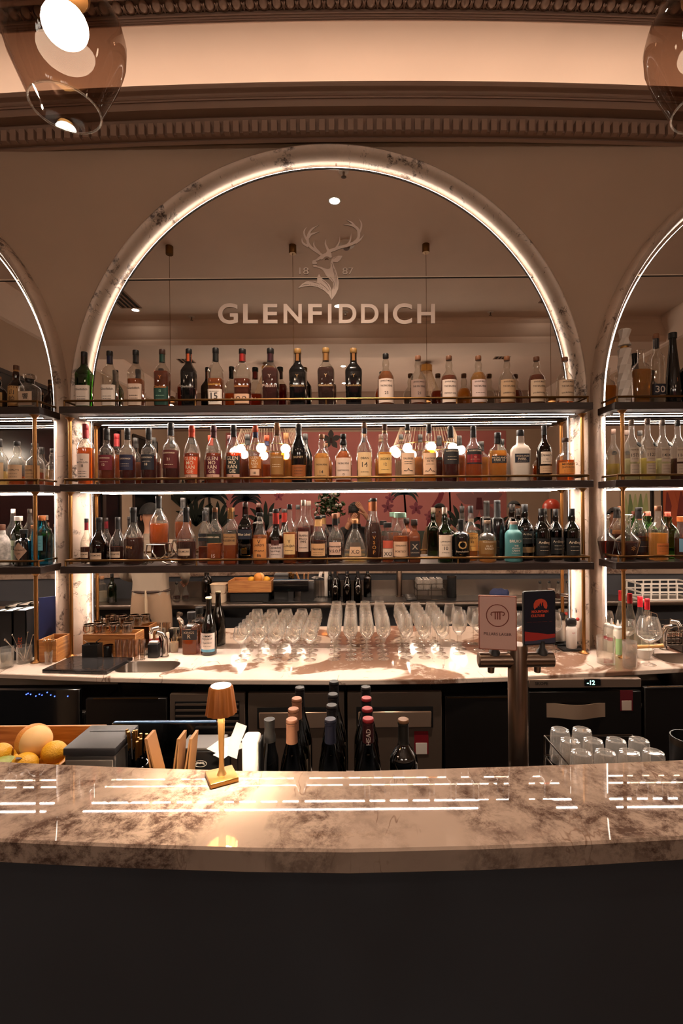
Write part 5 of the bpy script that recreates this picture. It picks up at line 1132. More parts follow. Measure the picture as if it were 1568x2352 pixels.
t2 = thing('muddler', 'pale wooden muddler resting across the white bowl', 'muddler', (t.location.x, 2.765, ZB + .063)); obj('handle', tube([(-.03, .0, -.002), (.065, -.02, .006), (.10, -.03, .012)], [.011, .009, .012], 10), pm((214, 160, 96), .5), t2); obj('head', tube([(-.05, .004, -.006), (-.03, 0, -.002)], [.014, .013], 10), pm((200, 142, 80), .5), t2)
t = thing('wire_basket', 'black wire basket at the right end of the counter', 'basket', (P(1592, 1470, 2.90).x, 2.905, ZB))
for z in (.008, .045, .085, .12): obj('hoop', tube([(-.11, -.07, z), (.11, -.07, z), (.11, .07, z), (-.11, .07, z)], .0028, 6, True), M_STEELD, t)
for i in range(9):
    x = -.11 + .22 * i / 8
    for y in (-.07, .07): obj('wire', tube([(x, y, .006), (x, y, .12)], .0018, 5), M_STEELD, t)
for sx in (-1, 1): obj('handle', tube([(sx * .11, -.04, .12), (sx * .115, -.03, .18), (sx * .115, .03, .18), (sx * .11, .04, .12)], .003, 6), M_CHROME, t)
obj('floor_plate', box((0, 0, .004), (.21, .13, .004)), M_STEELD, t)

# ================================================================== BEHIND THE BAR TOP, ON THE WORK SHELF
ZW = Z_WS + .0003; ZM = Z_WS + .0063
def col_bottle(x, D, top, r, shape, foil, lab, cap=None, txt=None, gl_='wineg', z=ZM):
    t = thing('wine_bottle', lab, 'wine bottle', (x, D, z), group='wine bottles behind the bar')
    px_, h = 0, EZ - (top - CY) / F * D - z
    labs = [(.12, .40, 62, CRM, INK, [('GASH', .7, .16), small(.4)])]
    if txt: labs.append((.82, .94, 60, None, CRM, []))
    bottle(t, h, r, shape, gl_, None, 0, cap or foil, foil, labs[:1], None)
    if txt:
        V, Fc, w_, hh = text2d(txt, .01); s_ = .012 / hh; rr = .36 * r + .0022
        obj('lettering', ([((rr) * sin(-(b * s_ - .006) / rr), -(rr) * cos(-(b * s_ - .006) / rr), .95 * h - .008 - (w_ - a) * s_) for a, b in V], Fc), pm((206, 190, 180), .5), t, 0)
RWB = ['front', 'second', 'third', 'back']
ROSE, DNV, BLKF = (168, 116, 88), (42, 44, 62), (24, 22, 24)
cols = {'rose foil wine bottle': (-.170, [(1650, ROSE), (1626, ROSE), (1602, ROSE), (1577, BLKF)]), 'navy foil wine bottle': (-.067, [(1650, DNV), (1618, BLKF), (1593, BLKF), (1564, BLKF)]), 'red capped wine bottle': (.034, [(1649, (60, 20, 24)), (1626, BLKF), (1602, BLKF), (1577, BLKF)])}
for nm_, (x, rows) in cols.items():
    for i, (top, foil) in enumerate(rows):
        D = 1.292 + .0825 * i
        kd = nm_ if (i < 3) else 'black topped wine bottle'
        cp_ = (150, 34, 40) if nm_.startswith('red') and i < 3 else None
        col_bottle(x - (.006 if 'rose' in nm_ and i else 0), D, top, .0385, 'burg', foil, '%s, %s row of the %s column behind the bar' % (kd, RWB[i], {'ro': 'left', 'na': 'middle', 're': 'right'}[nm_[:2]]), cp_, 'HEAD' if cp_ and i == 0 else None)
col_bottle(.129, 1.30, 1652, .0375, 'wine', (30, 28, 24), 'single dark green wine bottle standing apart at the right', (120, 84, 56))
t = thing('bottle', 'black bottle with grey pourer left of the wine bottles', 'bottle', (P(619, 1700, 1.325).x, 1.325, ZM))
hq = EZ - (1650 - CY) / F * 1.325 - ZM
obj('glass', lathe([(0, 0), (.023, 0), (.024, .003), (.024, hq * .62), (.02, hq * .68), (.016, hq * .74), (.016, hq * .80)], 18), GLASS['black'], t); obj('pourer', lathe([(.017, hq * .79), (.017, hq * .84), (.014, hq * .88), (.015, hq), (0, hq)], 14), pm((44, 42, 40), .5), t)
# white dispenser lit by the lamp
p = P(578, 1700, 1.262); hq = EZ - (1686 - CY) / F * 1.262 - ZM
t = thing('card_dock', 'glowing white curved card reader dock behind the lamp', 'dock', (p.x, 1.262, ZM))
obj('body', rbox((0, 0, hq / 2), (.044, .05, hq), .010, 3), M_WHITE, t); obj('side_panel', rbox((.024, .002, hq / 2 - .004), (.005, .046, hq - .012), .002, 1), M_BLACK, t)
# fruit crate on its black box
def block(x0, x1, y0, y1, h, lab, name='storage_box'):
    t = thing(name, lab, 'box', ((x0 + x1) / 2, (y0 + y1) / 2, ZW))
    obj('body', rbox((0, 0, h / 2 - .006), (x1 - x0, y1 - y0, h - .012), .004, 1), M_BLACK, t); obj('lid', rbox((0, 0, h - .0055), (x1 - x0 + .004, y1 - y0 + .004, .011), .003, 1), M_BLACK, t); return t
block(-1.16, -.80, 1.275, 1.49, .090, 'black storage box under the fruit crate')
ZF = ZW + .0905
crate(-1.175, -.772, 1.258, 1.505, ZF, .108, 'long open pine crate of fruit at lower left')
def fruit(px, py, D, r, c, lab, nm='lemon', s=(1, 1, 1), nub=True):
    v = P(px, py, D)
    t = thing(nm, lab, nm.replace('_', ' '), (v.x, D, ZF + .0085 if 0 else v.z - r * s[2]))
    obj('skin', ball((0, 0, r * s[2]), r, 18, 12, s), pm(c, .45, bump=.25, bscale=260, var=.08, vscale=30), t)
    obj('stem_end', ball((r * s[0] * .93, -.2 * r, r * s[2]), r * .16, 8, 5), pm(tuple(int(k * .85) for k in c), .5), t)
    return t
zf = ZF + .0085
def fr(x, y, r, c, lab, nm='lemon', s=(1, 1, 1), dz=0):
    t = thing(nm, lab, nm.replace('_', ' '), (x, y, zf + dz))
    obj('skin', ball((0, 0, r * s[2]), r, 20, 12, s), pm(c, .45, bump=.25, bscale=260, var=.08, vscale=30), t)
    obj('stem_end', ball((r * s[0] * .95, -.15 * r, r * s[2]), r * .16, 8, 5), pm(tuple(int(k * .82) for k in c), .5), t); return t
YEL, ORA = (222, 164, 40), (214, 138, 58)
for i, (x, y) in enumerate(((-1.10, 1.33), (-1.02, 1.33), (-.95, 1.32), (-.87, 1.335), (-1.05, 1.40), (-.97, 1.40), (-.89, 1.41), (-.822, 1.40), (-1.0, 1.46), (-.91, 1.458))):
    fr(x, y, .032, YEL, 'yellow lemon low in the fruit crate, %s' % ['left front', 'front second', 'front third', 'front right', 'middle left', 'middle centre', 'middle right', 'far right', 'back left', 'back right'][i], s=(1.12, 1, 1) if i % 2 else (1, 1.05, 1))
tp = fr(-.915, 1.375, .046, ORA, 'large half peeled orange on top of the fruit', 'orange', (1, 1, .98), .068)
obj('peeled_patch', ball((.012, -.010, .047), .0425, 18, 12), pm((232, 186, 124), .6), tp)
for x, y, lab, dz in ((-.990, 1.345, 'upper lemon left of the orange', .058), (-.892, 1.303, 'upper lemon with a dark sticker at the crate front', .052), (-.843, 1.352, 'upper lemon beside the receipt printer', .060)):
    q = fr(x, y, .031, YEL, lab, s=(1.1, 1, .98), dz=dz)
    if 'sticker' in lab: obj('sticker', lathe([(0, 0), (.009, 0), (0, .0008)], 12), pm((60, 50, 60), .5), q).location = (-.004, -.0145, .0565)
t = thing('lime', 'halved green lime with its cut face up', 'lime', (-.950, 1.302, zf + .062))
obj('skin', lathe([(0, 0), (.014, .002), (.026, .014), (.0285, .028), (.028, .032)], 18), pm((58, 88, 30), .45, bump=.2, bscale=260), t); obj('cut_face', lathe([(.028, .032), (.024, .0325), (0, .033)], 18), pm((150, 160, 80), .5, var=.2, vscale=90), t)
# receipt printer
block(-.765, -.63, 1.262, 1.40, .110, 'black riser under the receipt printer', 'printer_riser')
zp = ZW + .1105; hp = EZ - (1711 - CY) / F * 1.27 - zp
t = thing('receipt_printer', 'dark grey receipt printer beside the fruit crate', 'printer', (-.697, 1.335, zp))
obj('body', rbox((0, 0, hp * .42), (.134, .135, hp * .84), .004, 1), pm((70, 66, 64), .5), t); obj('cover', rbox((0, -.002, hp * .92), (.138, .139, hp * .16), .004, 2), pm((52, 50, 52), .45), t)
pl_ = obj('front_plate', rbox((0, -.069, hp * .40), (.124, .004, hp * .72), .002, 1), pm((150, 140, 132), .5), t); lb = obj('label', box((.006, -.0717, hp * .22), (.062, .001, .022)), M_PAPER, t)
obj('lettering', textfit('EPSON', (-.012, hp * .26), .022, .006, lambda a, b: (a, -.0724, b), .01), pm((60, 50, 50), .5), lb, 0)
obj('port', box((-.05, -.0715, hp * .5), (.02, .002, .022)), M_DARK, t); obj('paper_slot', box((0, .03, hp + .0005), (.10, .01, .001)), M_BLACK, t)
# pens
p = P(312, 1750, 1.335); t = thing('pen_cup', 'black cup crammed with gold tipped pens', 'cup', (p.x, 1.335, ZW))
obj('cup', lathe([(0, 0), (.028, 0), (.030, .003), (.032, .165), (.030, .165), (.028, .006), (0, .005)], 20), M_BLACKG, t)
for i in range(11):
    a = i * 2.4; rr = .006 + .0017 * i; x, y = rr * cos(a), rr * .8 * sin(a); hz = .232 + .012 * ((i * 7) % 5) / 2
    pt = thing('pen', 'black and gold pen in the cup, %s' % ['the middle one', 'left of the middle', 'right of the middle', 'near the front', 'leaning to the printer', 'near the back', 'leaning right', 'tallest at the left', 'front right', 'rear left', 'outermost at the left'][i], 'pen', (p.x, 1.335, ZW + .0055), group='pens in the black cup')
    b0, b1, b2 = (x * .55, y * .55, .0045), (x * 1.25, y * 1.25, hz - .045), (x * 1.45, y * 1.45, hz)
    obj('barrel', tube([b0, b1], .0045, 8), M_BLACKG, pt); obj('gold_top', tube([b1, b2], [.0047, .0042], 8), M_BRASS, pt); obj('clip', tube([(b2[0], b2[1] - .005, hz - .004), (b1[0], b1[1] - .006, hz - .05)], .0012, 5), M_BRASS, pt)
# tan leather bill folders
for i, (px0, px1, D, lab) in enumerate(((343, 356, 1.262, 'tan leather bill folder leaning by the pens, single'), (402, 388, 1.285, 'tan leather bill folder, left of the pair'), (430, 412, 1.27, 'tan leather bill folder, right of the pair'))):
    a, b = P(px0 - (12 if i == 0 else -4), 1698, D + .03), P(px1, 1768, D); zb_ = ZW
    t = thing('bill_folder', lab, 'folder', (b.x, D, zb_)); hq = a.z - zb_; dxx = a.x - b.x
    for k in (0, 1):
        pts = [(k * .008 - dxx * .8, .0, .002), (k * .014 - dxx * .1, .004, hq * .30), (k * .010 + dxx * .4, .012, hq * .66), (dxx + k * .004, .03, hq)]
        obj('flap', sweep([(Vector(q), Vector((1, 0, 0)), Vector((0, 1, 0))) for q in pts], [(0, 0), (.004, 0), (.004, .055), (0, .055)]), pm((176, 122, 74), .55), t)
# tablet with a blue glint put into its top edge's colour, card box, receipts
a, b = P(258, 1660, 1.50), P(500, 1660, 1.50)
t = thing('tablet_stand', 'dark tablet on a stand, a blue glint coloured into its top edge', 'tablet', ((a.x + b.x) / 2, 1.50, ZW)); wq = b.x - a.x; zt = a.z - ZW
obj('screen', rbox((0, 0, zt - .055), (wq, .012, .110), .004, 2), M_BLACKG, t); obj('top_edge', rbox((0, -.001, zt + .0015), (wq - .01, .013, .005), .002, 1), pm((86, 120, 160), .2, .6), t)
obj('stem', box((0, .005, (zt - .11) / 2), (.05, .01, zt - .11)), M_BLACK, t); obj('foot', rbox((0, 0, .004), (.13, .07, .008), .002, 1), M_BLACK, t)
p = P(458, 1740, 1.37); hq = EZ - (1724 - CY) / F * 1.37 - ZW
t = thing('napkin_box', 'black box with a white oval leaf mark behind the lamp', 'box', (p.x, 1.415, ZW))
obj('body', rbox((0, 0, hq / 2), (.125, .09, hq), .004, 2), pm((30, 28, 28), .35), t); obj('lid', rbox((0, .002, hq + .004), (.118, .084, .008), .002, 1), pm((96, 90, 86), .4), t)
zc = EZ - (1751 - CY) / F * 1.37 - ZW
obj('emblem_ring', tube([(.002 + .018 * cos(2 * pi * i / 24), -.0458, zc + .009 * sin(2 * pi * i / 24)) for i in range(24)], .0009, 5, True), M_WHITE, t)
for k, (ex, an) in enumerate(((-.006, .6), (.003, .1), (.009, -.5))): obj('emblem_leaf', poly(stroke([(-6, 0, 1), (0, 2, 6), (6, 0, 1)]), .0003, lambda u, v, w_: (ex + .001 * (u * cos(an) - v * sin(an)), -.0456 - w_, zc + .001 * (u * sin(an) + v * cos(an)))), M_WHITE, t, 0)
for i, (px, py, rx, ry, lab) in enumerate(((541, 1700, .35, .3, 'upright creased till receipt beside the lamp stem'), (520, 1722, 1.2, -.2, 'flat till receipt lying under the upright one'), (500, 1716, 1.1, .5, 'curled till receipt nearest the lamp stem'))):
    v = P(px, py, 1.30)
    t = thing('till_receipt', lab, 'receipt', (v.x, 1.30 + .02 * i, ZW)); hz = v.z - ZW
    pts = [(-.012 + .004 * i, .0, hz - .045), (-.006, .004, hz - .01), (.004, .012, hz + .015), (.012, .016, hz + .036)] if i == 0 else [(-.03, 0, hz - .03), (0, .01, hz - .012), (.03, .03, hz - .01), (.05, .04, hz - .018)]
    obj('paper', sweep([(Vector(q), Vector((.9, -.1 if i else 0, -.35)).normalized(), Vector((0, 1, .1))) for q in pts], [(-.014, 0), (.016, 0), (.016, .0006), (-.014, .0006)]), M_PAPER, t)
    obj('clip_stand', tube([(0, .02, 0), (0, .02, hz - .02)], .002, 6), M_BLACK, t); obj('clip_foot', lathe([(0, 0), (.012, 0), (.012, .003), (0, .004)], 12), M_BLACK, t).location = (0, .02, 0)
# ---- right: rack of upturned glasses, black caddy
GX = [(1353, 1664), (1405, 1657), (1372, 1676), (1422, 1670), (1475, 1669), (1392, 1690), (1441, 1684), (1500, 1682), (1413, 1706), (1462, 1700)]
ZR = ZM + .0925
rk = thing('glass_rack', 'black wire rack carrying upturned glasses at lower right', 'rack', (.70, 1.40, ZM))
for z in (.004, .09): obj('rim_wire', tube([(-.115, -.115, z), (.155, -.115, z), (.155, .095, z), (-.115, .095, z)], .003, 6, True), M_STEELD, rk)
for x in (-.115, .020, .155):
    for y in (-.115, .095): obj('upright', tube([(x, y, .002), (x, y, .15)], .003, 6), M_STEELD, rk)
obj('rim_wire', tube([(-.115, -.115, .15), (.155, -.115, .15), (.155, .095, .15), (-.115, .095, .15)], .003, 6, True), M_STEELD, rk)
for i in range(9): obj('cross_wire', tube([(-.115 + .27 * i / 8, -.115, .089), (-.115 + .27 * i / 8, .095, .089)], .0018, 5), M_STEELD, rk)
k = 0; PN = ['back left', 'back middle', 'second row left', 'second row middle', 'back right', 'third row left', 'third row middle', 'second row right', 'front left', 'front middle']
for rr in range(3):
    for cc in range(4):
        if k >= 10: break
        t = thing('upturned_glass', 'upturned cut glass tumbler in the rack, %s' % (['front', 'middle', 'back'][rr] + ' row, ' + ['far left', 'left', 'right', 'far right'][cc]), 'glass', (.70 - .083 + .066 * cc + (.0), 1.40 - .078 + .068 * rr, ZR), group='upturned glasses in the rack'); k += 1
        obj('glass', lathe([(.0295, 0), (.0300, .002), (.0275, .085), (.0255, .094), (.018, .096), (.016, .0925), (0, .0925)], 18), gmat((240, 232, 224), .06, .9, 1.8, white_lift=.2), t); obj('cut_band', lathe([(.0303, .012), (.0312, .02), (.0303, .028)], 18), gmat((240, 232, 224), .12, .6, 1.6, white_lift=.12), t)
t = thing('straw_caddy', 'black cylinder caddy beside the glass rack', 'caddy', (.935, 1.36, ZM))
obj('body', lathe([(0, 0), (.042, 0), (.044, .003), (.044, .21), (.041, .21), (.041, .01), (0, .009)], 22), M_BLACK, t); obj('band', lathe([(.0444, .19), (.0450, .2), (.0444, .208)], 22), M_STEELD, t)
t = thing('black_mat', 'ribbed black rubber bar mat beside the beer tap', 'mat', (.530, 1.40, ZM))
obj('mat', rbox((0, 0, .008), (.10, .26, .016), .004, 1), M_BLACK, t)
for i in range(8): obj('rib', rbox((0, -.11 + .03 * i, .0185), (.09, .008, .005), .002, 1), pm((60, 56, 54), .3), t)

# ================================================================== ON THE BAR TOP
ZT = Z_BAR + .0003
p = on_z(509, 1789, ZT); x, y = p.x, p.y; s_ = y / F
t = thing('table_lamp', 'small cordless brass table lamp glowing on the bar top', 'lamp', (x, y, ZT))
obj('base', rbox((0, 0, .0055), (.062, .062, .011), .002, 2, radians(28)), M_BRASS, t)
zt = EZ - (1572 - CY) * s_ - ZT; zs = EZ - (1634 - CY) * s_ - ZT
obj('stem', lathe([(.011, .011), (.0065, .020), (.0055, .04), (.0065, zs * .6), (.009, zs + .01)], 16), pm((214, 168, 104), .35, .9), t)
V, Fc = [], []; n = 72
for k, (r, z) in enumerate(((.0345, zs), (.0335, zs + .004), (.0262, zt - .004), (.0225, zt))):
    for i in range(n):
        a = 2 * pi * i / n; q = r * (1 + (.035 if k < 3 else 0) * cos(a * 14)); V.append((q * cos(a), q * sin(a), z))
for k in range(3):
    for i in range(n): Fc.append((k * n + i, k * n + (i + 1) % n, (k + 1) * n + (i + 1) % n, (k + 1) * n + i))
obj('shade', (V, Fc), pm((176, 104, 42), .45, .35), t, 50)
obj('top_diffuser', lathe([(.0225, zt), (.021, zt - .0005), (0, zt + .0012)], 24), emat((1, .93, .82), 5.0), t)
obj('light_disc', lathe([(0, zs + .018), (.026, zs + .018), (.026, zs + .022), (0, zs + .022)], 20), emat((1, .84, .62), 260.0), t)
# beer tap tower
D = 1.30; x = P(1189, 1600, D).x
t = thing('beer_tap', 'brushed steel T shaped beer tower with two tap badges', 'beer tap', (x, D, ZM))
zt = EZ - (1482 - CY) / F * D - ZM; zx = EZ - (1518 - CY) / F * D - ZM
M_TAP = pm((120, 100, 86), .3, 1)
obj('column', lathe([(.034, 0), (.034, .006), (.026, .01), (.026, zt - .004), (.024, zt), (0, zt)], 24), M_TAP, t)
obj('crossbar', tube([(-.106, 0, zx), (-.104, 0, zx), (.094, 0, zx), (.096, 0, zx)], [.016, .020, .020, .016], 20), M_TAP, t)
for i, sx in enumerate((-.062, .066)):
    obj('faucet', tube([(sx, .012, zx + .008), (sx, .030, zx), (sx, .036, zx - .045)], [.012, .011, .009], 12), M_TAP, t)
    obj('lever', lathe([(.016, zx + .014), (.014, zx + .024), (.008, zx + .032), (.007, zx + (.036 if i == 0 else .05))], 14, (sx, 0, 0)), M_DARK, t)
# left badge: pale pink plate
def plate(px, D_, y0, y1, wpx, face, rim, yaw, nm, rad):
    c_ = P(px, (y0 + y1) / 2, D_); h = (y1 - y0) / F * D_; w_ = wpx / F * D_
    e = bpy.data.objects.new(nm, None); COL.objects.link(e); e.parent = t; e.location = (c_.x - x, c_.y - D, c_.z - ZM); e.rotation_euler = (0, 0, yaw)
    obj('plate', poly(rrect(0, 0, w_ / 2, h / 2, rad), .008, lambda u, v, k: (u, .004 - k, v)), rim, e, 0)
    obj('face', poly(rrect(0, 0, w_ / 2 - .0025, h / 2 - .0025, rad), .0006, lambda u, v, k: (u, -.0041 - k, v)), face, e, 0)
    return e, w_, h
e, w_, h = plate(1142, 1.285, 1368, 1492, 84, pm((206, 166, 154), .5), pm((150, 84, 64), .5), radians(-12), 'badge', .003)
M_OX = pm((122, 58, 42), .5); fz = lambda u, v: (u, -.0051, v)
kk = w_ / 84
def bp_(a, b): return ((a - 415) * kk / 7.84, (706 - b) * kk / 7.84)   # close-up pixels to plate
cc = bp_(415, 572)
obj('emblem_ring', tube([(cc[0] + 24.5 * kk * cos(2 * pi * i / 40), -.0051, cc[1] + 25 * kk * sin(2 * pi * i / 40)) for i in range(40)], .0012, 6, True), M_OX, e)
for xx in (375, 415, 455): obj('emblem_pillar', box((bp_(xx, 575)[0], -.0052, bp_(xx, 575)[1]), (2.6 * kk, .001, 17 * kk)), M_OX, e)
pts = [(315, 575), (300, 555), (308, 525), (345, 512), (415, 508), (485, 505), (525, 512), (535, 540), (520, 565), (500, 560)]
obj('emblem_scroll', tube([(bp_(a, b)[0], -.0052, bp_(a, b)[1]) for a, b in pts], .0014, 6), M_OX, e)
obj('lettering', [textfit('PILLARS LAGER', bp_(415, 905), 61 * kk, 7.5 * kk, fz, .012)], pm((78, 50, 46), .5), e, 0)
e, w_, h = plate(1237, 1.30, 1357, 1480, 78, pm((22, 24, 40), .35), pm((26, 26, 32), .4), radians(8), 'badge', .006)
kk = w_ / 78; M_ORG = pm((206, 72, 44), .5)
def bq(a, b): return ((a - 1150) * kk / 7.84, (620 - b) * kk / 7.84)
flame = [(1050, 465), (1032, 420), (1035, 360), (1070, 305), (1130, 280), (1190, 275), (1250, 300), (1285, 345), (1295, 400), (1288, 440), (1275, 462), (1235, 440), (1215, 390), (1218, 325), (1190, 360), (1185, 410), (1165, 340), (1140, 385), (1145, 420), (1112, 385), (1108, 430), (1085, 430)]
obj('emblem_flame', poly([bq(a, b) for a, b in flame], .0005, lambda u, v, k: (u, -.0051 - k, v)), M_ORG, e, 0)
obj('lettering', [textfit('MOUNTAIN', bq(1155, 503), 54 * kk, 6.2 * kk, fz, .05), textfit('CULTURE', bq(1112, 578), 41 * kk, 6.2 * kk, fz, .05)], M_ORG, e, 0)
obj('small_print', [([(bq(a, 690)[0], -.0051, bq(a, 693)[1]), (bq(b, 690)[0], -.0051, bq(a, 693)[1]), (bq(b, 690)[0], -.0051, bq(a, 684)[1]), (bq(a, 690)[0], -.0051, bq(a, 684)[1])], [(0, 1, 2, 3)]) for a, b in ((900, 1000), (1015, 1090), (1105, 1180), (1195, 1290), (1330, 1385))], pm((92, 34, 34), .5), e, 0)
obj('red_wave', poly([bq(a, b) for a, b in ((860, 850), (960, 870), (1120, 885), (1300, 920), (1440, 915), (1440, 980), (1200, 1005), (1000, 1025), (860, 1025))], .0005, lambda u, v, k: (u, -.0051 - k, v)), pm((168, 40, 34), .5), e, 0)
obj('slate_wave', poly([bq(a, b) for a, b in ((860, 1027), (1000, 1027), (1200, 1007), (1440, 984), (1440, 1075), (860, 1075))], .0005, lambda u, v, k: (u, -.0050 - k, v)), pm((58, 60, 80), .5), e, 0)
# ================================================================== THE GUEST SIDE (seen in the mirrors)
# mural on the far wall
MU = thing('wall_mural', 'pink wall mural with palms and orchids behind the guests', 'mural', (.3, YF + .004, 1.0))
obj('panel', box((0, .002, 1.28), (6.6, .004, 2.56)), pm((196, 118, 112), .8, var=.08, vscale=1.5), MU)
def mur(nm, pts, c, d=.003): obj(nm, poly(pts, .001, lambda u, v, w_: (u, d + w_, v)), pm(c, .8), MU, 0)
def mpt(px, py):
    v = PM(px, py, 11.4); return v.x - .3, v.z - 1.0
def palm(px, py, s, c):
    bx, bz = mpt(px, py)
    mur('palm_trunk', stroke([(bx, 0, .07 * s), (bx + .03, bz * .5, .06 * s), (bx, bz, .05 * s)]), c)
    for i in range(11):
        a = pi * (-.12 + 1.24 * i / 10); l = .42 * s
        mur('palm_frond', stroke([(bx, bz, .03), (bx + l * .6 * cos(a), bz + l * .6 * sin(a) + .06, .09 * s), (bx + l * cos(a), bz + l * sin(a) - .10 * s, .01)]), c, .0045)
palm(928, 1135, .8, (44, 46, 44)); palm(565, 1150, .9, (40, 38, 40)); palm(480, 1140, 1.1, (34, 36, 34)); palm(1030, 1100, .7, (60, 62, 58))
def orchid(px, py, s, c, c2):
    bx, bz = mpt(px, py)
    for i in range(5):
        a = pi / 2 + 2 * pi * i / 5
        mur('petal', stroke([(bx, bz, .03 * s), (bx + .16 * s * cos(a), bz + .16 * s * sin(a), .17 * s), (bx + .30 * s * cos(a), bz + .30 * s * sin(a), .02)]), c, .005 + .0003 * i)
    mur('flower_heart', stroke([(bx, bz + .05 * s, .06 * s), (bx, bz - .10 * s, .09 * s)]), c2, .0075)
for a in ((1100, 1152, 1.9, (150, 104, 104), (92, 34, 40)), (890, 1165, .5, (134, 66, 76), (90, 30, 40)), (955, 1168, .55, (138, 66, 78), (96, 30, 40)), (895, 1145, .4, (138, 66, 78), (96, 30, 40)), (640, 1140, .4, (150, 70, 84), (96, 30, 40)), (1030, 1012, .9, (160, 96, 96), (100, 40, 40)), (760, 1010, .8, (70, 66, 62), (60, 40, 40)), (985, 1185, .4, (150, 76, 84), (96, 30, 40))): orchid(*a)
bx, bz = mpt(990, 1180)
mur('ribbon', stroke([(bx - .1, 0, .1), (bx, bz, .13), (bx + .25, bz + .5, .12), (bx + .1, bz + 1.0, .1)]), (128, 44, 54), .0042)
for i, (px, py) in enumerate(((420, 1120), (450, 1160), (500, 1170), (610, 1170), (1060, 1175), (1130, 1190))):
    bx, bz = mpt(px, py)
    for k in range(7):
        a = pi * (.1 + .8 * k / 6); mur('leaf', stroke([(bx, bz - .5, .03), (bx + .3 * cos(a), bz + .3 * sin(a) - .3, .10), (bx + .5 * cos(a), bz + .5 * sin(a) - .3, .01)]), (38, 46, 38), .0048)
b = thing('banquette', 'dark green upholstered bench below the mural', 'bench', (.3, YF + .35, 0))
obj('seat', rbox((0, 0, .40), (6.2, .55, .16), .03, 2), pm((52, 62, 54), .8), b); obj('backrest', rbox((0, -.22, .85), (6.2, .12, .74), .03, 2), pm((70, 76, 66), .8), b); obj('plinth', box((0, 0, .16), (6.1, .5, .32)), M_DARK, b)
# dark windows on the left wall, pictures on the right wall
for i, (y0, y1) in enumerate(((.36, -1.0), (-1.62, -2.27), (-2.32, -2.88), (-3.42, -4.55))):
    ex = .25 if i == 0 else 0
    o = obj('window_%d' % (i + 1), box((XL + .004, (y0 + y1) / 2, 1.75 + ex / 2), (.008, abs(y1 - y0), 2.9 + ex)), pm((14, 15, 19), .15)); o['kind'] = 'structure'; o['label'] = 'tall black window on the left wall'
    for yy in (y0, y1): obj('window_frame', box((XL + .015, yy, 1.75 + ex / 2), (.03, .05, 2.95 + ex)), pm((60, 48, 42), .5), o)
    obj('window_frame', box((XL + .015, (y0 + y1) / 2, 3.22 + ex), (.03, abs(y1 - y0), .05)), pm((60, 48, 42), .5), o)
for y, c1, c2, lab in ((-1.85, (116, 132, 84), (170, 176, 120), 'framed painting of pale green leaves on the right wall'), (-.75, (184, 84, 44), (120, 40, 30), 'framed orange abstract painting on the right wall')):
    t = thing('framed_picture', lab, 'picture', (XR - .004, y, 1.15))
    obj('canvas', box((-.012, 0, .5), (.02, .8, 1.0)), pm((206, 190, 160) if c1[1] > 100 else c1, .8), t)
    for k in range(5): obj('painted_shape', poly(stroke([(-.3 + .14 * k, .15, .04), (-.26 + .13 * k, .45, .18), (-.3 + .15 * k, .8, .03)]), .001, lambda u, v, w_: (-.023 - w_ - .0002 * k, u, v)), pm(c1 if k % 2 else c2, .8), t, 0)
    for sy in (-1, 1): obj('frame_bar', box((-.015, sy * .42, .5), (.03, .04, 1.08)), M_DARK, t)
    for zz_ in (-.02, 1.02): obj('frame_bar', box((-.015, 0, zz_), (.03, .8, .04)), M_DARK, t)
# chandeliers: brass drum, fan of cords, ring of globes
def chandelier(px, lab):
    v = PM(px, 848, 9.0); t = thing('cord_chandelier', lab, 'chandelier', (v.x, v.y, 2.78))
    obj('drum', lathe([(0, 1.50), (.11, 1.50), (.115, 1.505), (.115, 1.62), (.10, 1.63), (0, 1.63)], 24), M_BRASS, t); obj('rod', tube([(0, 0, 1.63), (0, 0, ZC - 2.78)], .008, 6), M_BRASS, t)
    g = []
    for i in range(56):
        a = 2 * pi * i / 56; g.append(tube([(.10 * cos(a), .10 * sin(a), 1.50), (.62 * cos(a), .62 * sin(a), .12)], .0045, 4))
    o = obj('cords', g, pm((222, 196, 170), .6), t); o['kind'] = 'stuff'
    obj('ring', tube([(.62 * cos(2 * pi * i / 40), .62 * sin(2 * pi * i / 40), .12) for i in range(40)], .012, 6, True), M_BRASS, t)
    for i in range(9):
        a = 2 * pi * i / 9 + .2; obj('globe', ball((.62 * cos(a), .62 * sin(a), .03), .085, 16, 10), emat((1, .88, .74), 13.0), t)
chandelier(615, 'brass and cord chandelier with white globes mirrored left of centre'); chandelier(978, 'brass and cord chandelier with white globes mirrored right of centre')
